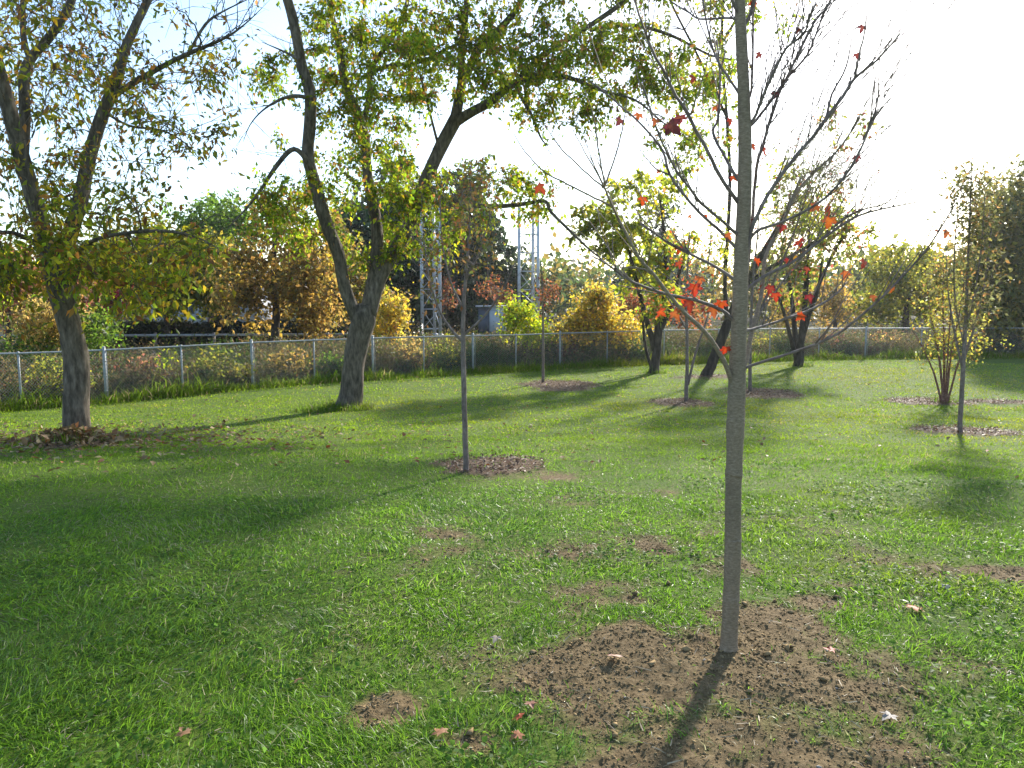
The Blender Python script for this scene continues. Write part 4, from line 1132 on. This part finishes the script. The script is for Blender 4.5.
# pale house glimpsed between the trees
p = P(215, 300, 72); base = np.array([p[0], p[1], float(H0(p[0], p[1]))])
e = empty('house', base, 'pale house glimpsed between the trees beyond the field at the left', 'house')
M_WALL = plain_mat('pale_siding', (.45, .46, .48), var=.06, scale=2); M_ROOF = plain_mat('grey_shingle', (.12, .11, .11), rough=.9, var=.2, scale=8)
B = Buf(); B.box((0, 0, 1.5), (9.5, 7, 3.0)); B.add([(-4.75, -3.5, 3.0), (-4.75, 3.5, 3.0), (-4.75, 0, 5.0), (4.75, -3.5, 3.0), (4.75, 3.5, 3.0), (4.75, 0, 5.0)], None, [(0, 2, 1), (3, 4, 5)])
link('wall', B.mesh('wall'), M_WALL, e)
B = Buf()
for sy in (-1, 1):
    V = np.array([(-5.2, sy * 4.0, 2.75), (5.2, sy * 4.0, 2.75), (5.2, 0, 5.08), (-5.2, 0, 5.08)]); V2 = V + [0, 0, .16]
    B.add(np.vstack([V, V2]), [(0, 1, 2, 3), (7, 6, 5, 4), (0, 4, 5, 1), (1, 5, 6, 2), (2, 6, 7, 3), (3, 7, 4, 0)])
r_ = link('roof', B.mesh('roof'), M_ROOF, e)
for wx in (-3.2, -1.0, 3.0):
    B = Buf()
    for dx, dz, sx, sz in ((0, .62, 1.2, .09), (0, -.62, 1.2, .09), (-.56, 0, .09, 1.15), (.56, 0, .09, 1.15), (0, 0, .05, 1.15)): B.box((wx + dx, -3.53, 1.7 + dz), (sx, .06, sz))
    w_ = link('window', B.mesh('window'), M_WALL, e)
    B = Buf(); B.box((wx, -3.505, 1.7), (1.05, .02, 1.15)); link('pane', B.mesh('pane'), plain_mat('window_glass', (.05, .06, .07), rough=.1, var=.05), w_)
B = Buf(); B.box((1.1, -3.53, 1.05), (.95, .06, 2.05)); d = link('door', B.mesh('door'), plain_mat('door_paint', (.2, .09, .07), var=.08), e)
B = Buf(); B.box((1.45, -3.58, 1.05), (.05, .06, .12)); link('handle', B.mesh('handle'), M_GALV, d)


# ------------------------------------------------------------------ soil clods, wood chips, fallen leaves
def build_litter():
    B = Buf()
    n = 130000
    rr = np.sqrt(rng.uniform(1.8 ** 2, 5.5 ** 2, n)); th = R(1) * rng.uniform(-30, 50, n)
    x, y = rr * np.sin(th), rr * np.cos(th)
    s, m = soil(x, y)
    k = rng.random(n) < s * .9 * (.4 + .6 * sstep(-.2, .2, fbm(x * 3, y * 3, 121, 3)))
    x, y = x[k], y[k]; n = len(x)
    sz = .0028 + rng.gamma(.9, .0020, n); sz = np.minimum(sz, .010); bigc = rng.random(n) < .004; sz = np.where(bigc, rng.uniform(.012, .028, n), sz)
    octa = np.array([(1, 0, 0), (-1, 0, 0), (0, 1, 0), (0, -1, 0), (0, 0, .5), (0, 0, -.5)])
    T0 = np.array([(0, 2, 4), (2, 1, 4), (1, 3, 4), (3, 0, 4), (2, 0, 5), (1, 2, 5), (3, 1, 5), (0, 3, 5)])
    V = octa[None] * rng.uniform(.55, 1.35, (n, 6, 1)) * sz[:, None, None] + rng.normal(0, .2, (n, 6, 3)) * sz[:, None, None]
    a = rng.uniform(0, 6.28, n); c_, s_ = np.cos(a)[:, None], np.sin(a)[:, None]
    V = np.stack([V[..., 0] * c_ - V[..., 1] * s_, V[..., 0] * s_ + V[..., 1] * c_, V[..., 2]], -1)
    V += np.c_[x, y, H(x, y) + sz * .25][:, None]
    col = np.array([.21, .15, .075]) * rng.uniform(.55, 1.5, n)[:, None]
    pale = rng.random(n) < .012; col[pale] = np.array([.30, .27, .23]) * rng.uniform(.7, 1.2, pale.sum())[:, None]
    B.add(V.reshape(-1, 3), None, (np.arange(n)[:, None, None] * 6 + T0[None]).reshape(-1, 3), np.repeat(col, 6, 0))
    mt = leaf_mat('soil_clods', trans=0, rough=.95, spec=.1)
    tag(link('soil_clods', B.mesh('soil_clods'), mt), 'loose brown soil crumbs on the bare patch round the maple', 'soil', kind='stuff')

    # dead straw on and around the soil
    B = Buf()
    n = 24000
    rr = np.sqrt(rng.uniform(1.8 ** 2, 7.5 ** 2, n)); th = R(1) * rng.uniform(-42, 48, n)
    x, y = rr * np.sin(th), rr * np.cos(th); s, m = soil(x, y)
    k = rng.random(n) < .22 + .5 * s * (1 - s) * 4
    x, y = x[k], y[k]; n = len(x)
    c = np.array([.30, .25, .16]) * rng.uniform(.4, 1.4, n)[:, None]
    B.add(*blades(np.c_[x, y, H(x, y) + .008], rng.uniform(.02, .09, n), rng.uniform(.0015, .005, n), rng.normal(1.45, .15, n), rng.uniform(0, 6.28, n), rng.normal(.1, .3, n), c, 2))
    tag(link('dead_straw', B.mesh('dead_straw'), M_LITTER), 'bits of dead straw strewn on the soil and thin turf', 'straw', kind='stuff')

    # wood chips of the mulch rings
    B = Buf()
    for cx, cy, rx, ry, st, kd in ELL:
        if kd != 1 or st < .5: continue
        n = int(min(6000, 2000 * rx * ry + 600))
        a = rng.uniform(0, 6.28, n); q = np.sqrt(rng.random(n)) * 1.15
        x, y = cx + rx * q * np.cos(a), cy + ry * q * np.sin(a)
        s, m = soil(x, y); k = rng.random(n) < m; x, y = x[k], y[k]; n = len(x)
        col = pal_cols(n, [(.24, .155, .095, 2), (.13, .08, .05, 3), (.34, .25, .16, 1), (.30, .15, .07, 1)])
        B.add(*leaf_arrays(np.c_[x, y, H(x, y) + rng.uniform(.005, .03, n)], np.c_[rng.normal(size=(n, 2)), rng.normal(0, .3, n)], np.c_[rng.normal(0, .4, (n, 2)), np.ones(n)], rng.uniform(.02, .06, n), col * .8, .5, .08))
    tag(link('wood_chips', B.mesh('wood_chips'), M_LITTER), 'brown wood chip mulch round the young trees', 'mulch', kind='stuff')

    # pile of dry leaves round the left trunk
    B = Buf()
    p = at(75, 443); n = 560
    a = rng.uniform(0, 6.28, n); q = rng.gamma(2.0, .18, n)
    x, y = p[0] + q * np.cos(a) * 1.3, p[1] + q * np.sin(a) * .8
    hgt = .20 * np.exp(-(q / .45) ** 2) * rng.random(n) ** .5
    B.add(*leaf_arrays(np.c_[x, y, H0(x, y) + .02 + hgt], np.c_[rng.normal(size=(n, 2)), rng.normal(.1, .5, n)], np.c_[rng.normal(0, .7, (n, 2)), np.ones(n)], rng.uniform(.06, .14, n), pal_cols(n, [(.30, .20, .09, 3), (.22, .14, .065, 3), (.38, .26, .12, 1), (.30, .15, .07, 1)]), .6))
    tag(link('leaf_pile', B.mesh('leaf_pile'), M_LITTER), 'brown dry leaves heaped round the foot of the left trunk', 'leaves', kind='stuff')

    B = Buf()
    def sc(n, fx, fy, pal, s0, s1):
        x, y = fx, fy
        B.add(*leaf_arrays(np.c_[x, y, H(x, y) + rng.uniform(.03, .06, n)], np.c_[rng.normal(size=(n, 2)), rng.normal(0, .3, n)], np.c_[rng.normal(0, .35, (n, 2)), np.ones(n)], rng.uniform(s0, s1, n), pal_cols(n, pal), .6))
    pal = [(.26, .17, .08, 3), (.18, .10, .05, 2), (.34, .26, .13, 2), (.30, .12, .05, 1)]
    n = 1700; sc(n, rng.normal(-6.3, 2.0, n), rng.normal(10.8, 1.3, n), pal, .05, .11)
    n = 500; sc(n, rng.normal(-2.5, 3.5, n), rng.uniform(8, 18, n), pal, .04, .09)
    n = 260; sc(n, rng.uniform(-1, 12, n), rng.uniform(7, 24, n), pal, .04, .09)
    tag(link('leaf_litter', B.mesh('leaf_litter'), M_LITTER), 'scattered small tan and brown leaves lying on the lawn', 'leaves', kind='stuff')


build_litter()

FALL = [(915, 613, .10, (.50, .12, .03), 'bright orange red fallen leaf on the grass right of the soil patch'),
        (519, 725, .055, (.45, .10, .05), 'red fallen leaf on the left edge of the soil patch, above a curled orange one'),
        (517, 743, .065, (.40, .17, .08), 'curled orange brown fallen leaf lowest on the left edge of the soil patch'),
        (531, 713, .055, (.32, .14, .09), 'narrow pinkish brown fallen leaf standing on edge on the soil'),
        (614, 669, .07, (.55, .34, .25), 'pale pink fallen leaf lying on the soil left of the maple trunk'),
        (440, 738, .07, (.36, .17, .08), 'thin tan fallen leaf on scrubby ground at the bottom left of the soil'),
        (496, 645, .06, (.46, .36, .27), 'pale dry fallen leaf in the grass just left of the soil patch'),
        (830, 663, .06, (.38, .07, .03), 'small red fallen leaf at the right rim of the soil patch'),
        (298, 685, .06, (.22, .12, .06), 'dark brown curled fallen leaf in the shaded grass at the lower left'),
        (184, 738, .06, (.30, .16, .08), 'brown fallen leaf in the long grass near the bottom left corner'),
        (888, 727, .07, (.30, .26, .22), 'whitish dry fallen leaf on the soil near the bottom right'),
        (946, 592, .06, (.42, .36, .30), 'pale grey fallen leaf in the turf left of the small bare strip at right')]
for px, py, sz, c, lab in FALL:
    p = at(px, py); p[2] = float(H(np.array(p[0]), np.array(p[1]))) + .025
    V, T = maple_leaf(sz * .8)
    V[:, 2] = V[:, 2] * 1.3 + .02
    a = rng.uniform(0, 6.28); tl = rng.normal(0, .25)
    V = V - V.mean(0)
    V = np.c_[V[:, 0] * math.cos(a) - V[:, 1] * math.sin(a), V[:, 0] * math.sin(a) + V[:, 1] * math.cos(a), V[:, 2] + V[:, 1] * tl]
    bf = Buf(); bf.add(V, None, T, c)
    o = link('fallen_leaf', bf.mesh('fallen_leaf'), M_LITTER, None, p)
    tag(o, lab, 'leaf', 'fallen maple leaves on the ground')

# ------------------------------------------------------------------ air
m, nt, out = new_mat('thin_haze')
pv = N(nt, 'ShaderNodeVolumePrincipled'); pv.inputs['Density'].default_value = HAZE; pv.inputs['Anisotropy'].default_value = .55
pv.inputs['Color'].default_value = (.93, .95, 1, 1)
nt.links.new(pv.outputs[0], out.inputs['Volume'])
B = Buf(); B.box((0, 0, 8.3), (3000, 3000, 21.6))
tag(link('haze', B.mesh('haze'), m), kind='stuff')

# ------------------------------------------------------------------ light, sky, view
SUN_AZ, SUN_EL = R(29), R(26.5)
w = bpy.data.worlds.new('World'); SC.world = w; w.use_nodes = True
nt = w.node_tree; nt.nodes.clear()
sky = nt.nodes.new('ShaderNodeTexSky'); sky.sky_type = 'NISHITA'; sky.sun_disc = False
sky.sun_elevation = SUN_EL; sky.sun_rotation = SUN_AZ
sky.air_density = 1.0; sky.dust_density = .8; sky.ozone_density = 2.0
bg = nt.nodes.new('ShaderNodeBackground'); bg.inputs[1].default_value = .135
ow = nt.nodes.new('ShaderNodeOutputWorld')
nt.links.new(sky.outputs[0], bg.inputs[0]); nt.links.new(bg.outputs[0], ow.inputs[0])
ld = bpy.data.lights.new('sun', 'SUN'); ld.energy = 3.7; ld.angle = R(2.6); ld.color = (1, .94, .84)
so = bpy.data.objects.new('sun', ld); COL.objects.link(so)
dirv = Vector((math.sin(SUN_AZ) * math.cos(SUN_EL), math.cos(SUN_AZ) * math.cos(SUN_EL), math.sin(SUN_EL)))
so.rotation_euler = dirv.to_track_quat('Z', 'Y').to_euler()
so.location = (20, 30, 30)
SC.view_settings.view_transform = 'Standard'; SC.view_settings.look = 'None'
SC.view_settings.exposure = 1.33; SC.view_settings.gamma = 1
SC.cycles.use_denoising = True
SC.cycles.max_bounces = 6; SC.cycles.diffuse_bounces = 4; SC.cycles.transmission_bounces = 4
